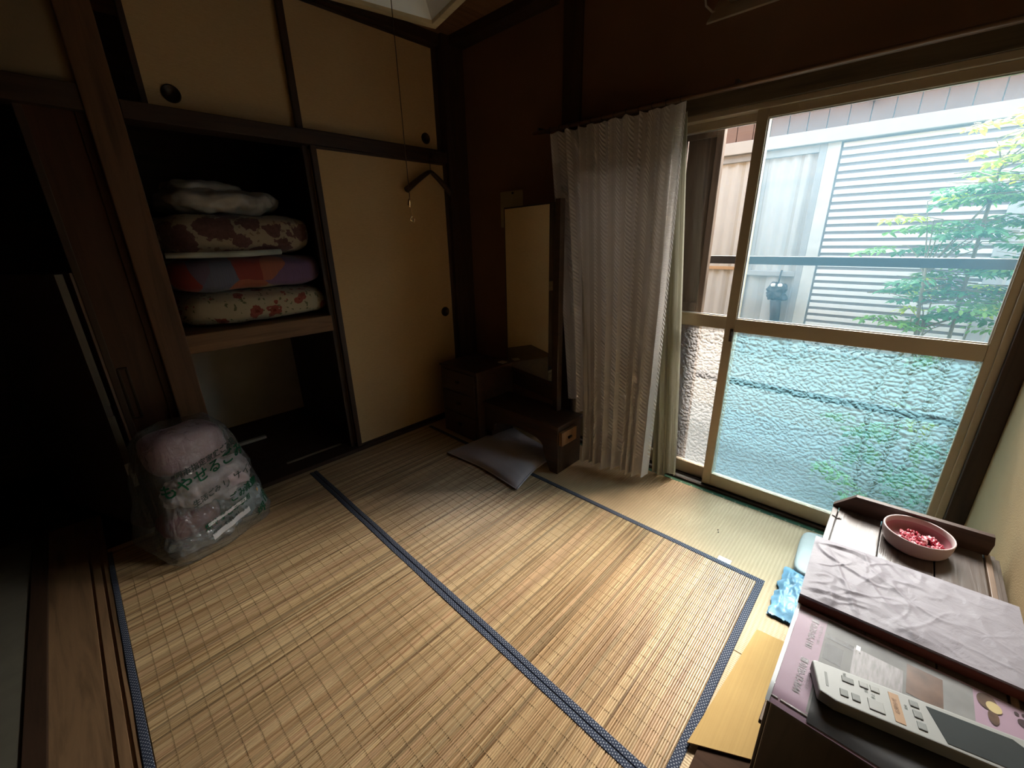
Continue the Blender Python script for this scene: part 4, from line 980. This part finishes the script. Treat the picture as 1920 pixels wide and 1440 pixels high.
MB().box(XN-.010, XN-.006, .70, 1.055, .2, .945).build('window_pane', M['glass_clear'], ho)
MB().box(XN-.010, XN-.006, 1.10, 1.80, .25, 1.84).build('window_pane', M['glass_clear'], ho)
MB().tube([(XN-.02, .437, 2.17), (XN-.03, .442, 2.14), (XN-.02, .445, 2.10)], [.006, .016, .003], 6).build('wall_hook', M['track'], ho)
# dark mop head hung on the neighbour's window rail
sp = empty('hanging_mop', (4.03, .79, .47), 'short black mop with white ties hung on the neighbour window rail', 'mop')
blk = m_plain('black rubber', (.02, .02, .022), .5)
MB().tube([(4.03, .765, .475), (4.032, .775, .62), (4.03, .79, .76)], [.030, .036, .040], 12).build('handle', blk, sp, smooth=True)
soft('mop_head', (4.03, .795, .825), (.04, .068, .062), blk, sp, 3.5, 12, .034, 24, 2.1)
for yy in (.772, .822): soft('white_tie', (3.99, yy, .882), (.011, .017, .013), m_plain('white tie', (.75, .75, .75), .5), sp, 2.6, 5, .006, 40, yy)
MB().tube([(4.03, .795, .86), (4.05, .795, .95), (4.075, .795, .992), (4.095, .795, .985)], .006, 7).build('hook', blk, sp, smooth=True)

# utility column
tag(MB().tube([(3.90, -.47, GZ), (3.90, -.47, 1.16)], .055, 14).build('downpipe', m_plain('grey plastic pipe', (.35, .38, .40), .5), None, smooth=True), 'grey pipe standing at the right end of the white shutter', 'pipe')
# leafy shrubs
def leaflet(mb, base, d, nrm, L, Wd, col):
    d = d.normalized(); s = d.cross(nrm); s = s.normalized() if s.length > 1e-4 else d.orthogonal().normalized(); n2 = s.cross(d)
    pts = [base, base+d*L*.35+s*Wd*.5-n2*L*.02, base+d*L*.7+s*Wd*.36-n2*L*.06, base+d*L-n2*L*.12, base+d*L*.7-s*Wd*.36-n2*L*.06, base+d*L*.35-s*Wd*.5-n2*L*.02, base+d*L*.4+n2*L*.03]
    mb.add(pts, [(0, 1, 6), (1, 2, 6), (2, 3, 6), (3, 4, 6), (4, 5, 6), (5, 0, 6)], col)
def m_leaf(name):
    t = NT(name); at = t.n('ShaderNodeAttribute', attribute_name='tint')
    d = t.pbsdf(at.outputs['Color'], .45, 0, .4); tl = t.n('ShaderNodeBsdfTranslucent'); c2 = t.mix(1.0, at.outputs['Color'], (1.5, 1.5, .8), 'MULTIPLY'); t.l(c2, tl.inputs[0])
    mx = t.n('ShaderNodeMixShader'); mx.inputs[0].default_value = .45; t.l(d, mx.inputs[1]); t.l(tl.outputs[0], mx.inputs[2]); return t.done(mx.outputs[0])
M['leaf'] = m_leaf('translucent leaf'); M['stem'] = m_plain('brown green stem', (.20, .19, .13), .7)
rnd = random.Random(21)
def spray(c, direc, L, cols, par, n=5, ll=.050):
    """one compound leaf: rachis with side stalks and paired leaflets"""
    mb = MB(); d = Vector(direc).normalized(); s = d.cross(Vector((0, 0, 1))).normalized(); u = s.cross(d)
    c = Vector(c)
    for i in range(n):
        tt = .25+.75*i/(n-1); p = c + d*L*tt - u*(-.0) + Vector((0, 0, -.18*L*tt*tt))
        for sd in (-1, 1):
            q = (s*sd*1.0 + d*.55 + Vector((0, 0, rnd.uniform(-.25, .1)))).normalized(); wl = L*.55*(1.05-tt*.75)
            for k in range(3):
                b = p + q*wl*(k+1)/3
                for s2 in (-1, 1) if k < 2 else (0,):
                    dd = (q*.6 + (d*s2*.9) + Vector((0, 0, rnd.uniform(-.45, .05)))).normalized()
                    cc = rnd.choice(cols); kk = rnd.uniform(.8, 1.2)
                    leaflet(mb, b, dd, Vector((rnd.uniform(-.3, .3), rnd.uniform(-.3, .3), 1)), ll*rnd.uniform(.75, 1.15), ll*.42, tuple(x*kk for x in cc))
        if i == n-1: leaflet(mb, p, d, Vector((0, 0, 1)), ll*1.2, ll*.45, cols[0])
    o = mb.build('leaf_spray', M['leaf'], par)
    return o
sun_yel = [(.42, .50, .04), (.34, .46, .05), (.48, .54, .08)]; grn = [(.16, .36, .10), (.20, .42, .11), (.14, .32, .10)]; haze_teal = [(.08, .26, .14), (.10, .30, .16), (.07, .23, .13)]  # sunlight (yellow) and the pane's reflection (teal) put into leaf colours
na = empty('nandina_shrub', (3.25, -.28, GZ), 'tall airy green nandina with feathery leaf sprays before the white shutter', 'shrub')
stems = [(3.22, -.10), (3.30, -.22), (3.15, -.36), (3.35, -.46), (3.25, -.02)]
tips = []
for k, (x, y) in enumerate(stems):
    hgt = (1.10, 1.62, 1.78, 1.45, .80)[k]
    path = [Vector((x, y, GZ)), Vector((x+.02, y+.02*k-.03, .3)), Vector((x-.02, y+.05-.03*k, .9*hgt)), Vector((x, y+.06-.035*k, hgt))]
    MB().tube(path, [.010, .009, .008, .005], 7).build('stem', M['stem'], na, smooth=True)
    tips.append(path)
sp_pts = [(.24, 1.20, grn), (.10, 1.31, grn), (.03, 1.46, sun_yel), (-.08, 1.76, sun_yel), (-.18, 1.72, sun_yel), (.10, .80, grn), (.02, .93, haze_teal), (-.02, 1.13, haze_teal), (-.12, 1.28, haze_teal), (-.25, 1.33, haze_teal), (-.28, .96, haze_teal), (-.16, .84, haze_teal), (.15, .80, grn), (-.06, 1.58, grn), (-.22, 1.56, grn),
          (-.32, 1.62, grn), (-.10, 1.44, grn), (-.22, 1.45, haze_teal), (-.34, 1.48, haze_teal), (.06, 1.20, haze_teal), (-.06, 1.02, haze_teal), (-.18, 1.10, haze_teal), (-.32, 1.15, haze_teal), (.14, 1.36, sun_yel), (-.40, 1.74, sun_yel), (-.42, 1.30, haze_teal), (-.10, .92, grn), (.05, 1.05, haze_teal), (-.38, 1.00, haze_teal), (-.24, 1.22, haze_teal), (-.15, 1.66, sun_yel), (-.30, 1.78, sun_yel),
          (.18, .95, haze_teal), (.0, 1.33, grn), (-.45, 1.55, haze_teal), (-.02, .76, haze_teal)]
for k in range(90):
    z_ = rnd.uniform(.80, 1.82); y_ = rnd.uniform(-.62, -.02 if z_ < 1.5 else -.12)
    sp_pts.append((y_, z_, rnd.choice((haze_teal, haze_teal, grn, sun_yel if z_ > 1.45 else grn))))
for (y, z, cols) in sp_pts:
    x = 3.27+rnd.uniform(-.22, .30); st = min(tips, key=lambda p: abs(p[2].y-y)+abs(p[2].z-z)*.3)
    zz = min(z-.02, st[3].z); sb = st[2].lerp(st[3], max(0, min(1, (zz-st[2].z)/max(.01, st[3].z-st[2].z))))
    sb = Vector((sb.x, sb.y, min(sb.z, z)-.04)); c = Vector((x, y-.08, z))
    dr = Vector((rnd.uniform(-.35, .25), 1 if rnd.random() < .7 else -.6, rnd.uniform(-.05, .22)))
    L = rnd.uniform(.17, .26); st_ = c - dr.normalized()*L*.5
    o = spray(st_, dr, L, cols, na)
    MB().tube([sb, (sb+st_)/2+Vector((0, 0, .02)), st_, st_+dr.normalized()*L], [.004, .003, .0025, .001], 5).build('stalk', M['stem'], o)
b2 = empty('sunlit_bush', (3.75, -.62, GZ), 'bushy shrub tinted sunlit yellow green low behind the nandina', 'shrub')
for k in range(5):
    y = -.15-.17*k; MB().tube([(3.78, y, GZ), (3.76, y+.02, .3), (3.74, y+rnd.uniform(-.05, .05), .85)], [.012, .009, .004], 6).build('stem', M['stem'], b2)
for k in range(46):
    y = rnd.uniform(-1.1, .02); z = rnd.uniform(.05, 1.0)*(1-.35*max(0, y+.25)); x = 3.72+rnd.uniform(-.16, .16)
    spray((x, y, z), (rnd.uniform(-.6, .3), rnd.uniform(-1, 1), rnd.uniform(-.1, .5)), rnd.uniform(.13, .2), sun_yel if rnd.random() < .55 else grn, b2, 4, .042)
b3 = empty('leafy_groundcover', (3.2, -.1, GZ), 'low dark green plants along the yard under the nandina', 'shrub')
for k in range(34):
    y = rnd.uniform(-.9, .12); z = GZ+rnd.uniform(.06, .42)*(1 if y < .2 else .5); x = 3.3+rnd.uniform(-.35, .35)
    spray((x, y, z), (rnd.uniform(-1, 1), rnd.uniform(-1, 1), rnd.uniform(0, .6)), rnd.uniform(.13, .22), grn if rnd.random() < .6 else haze_teal, b3, 4, .055)
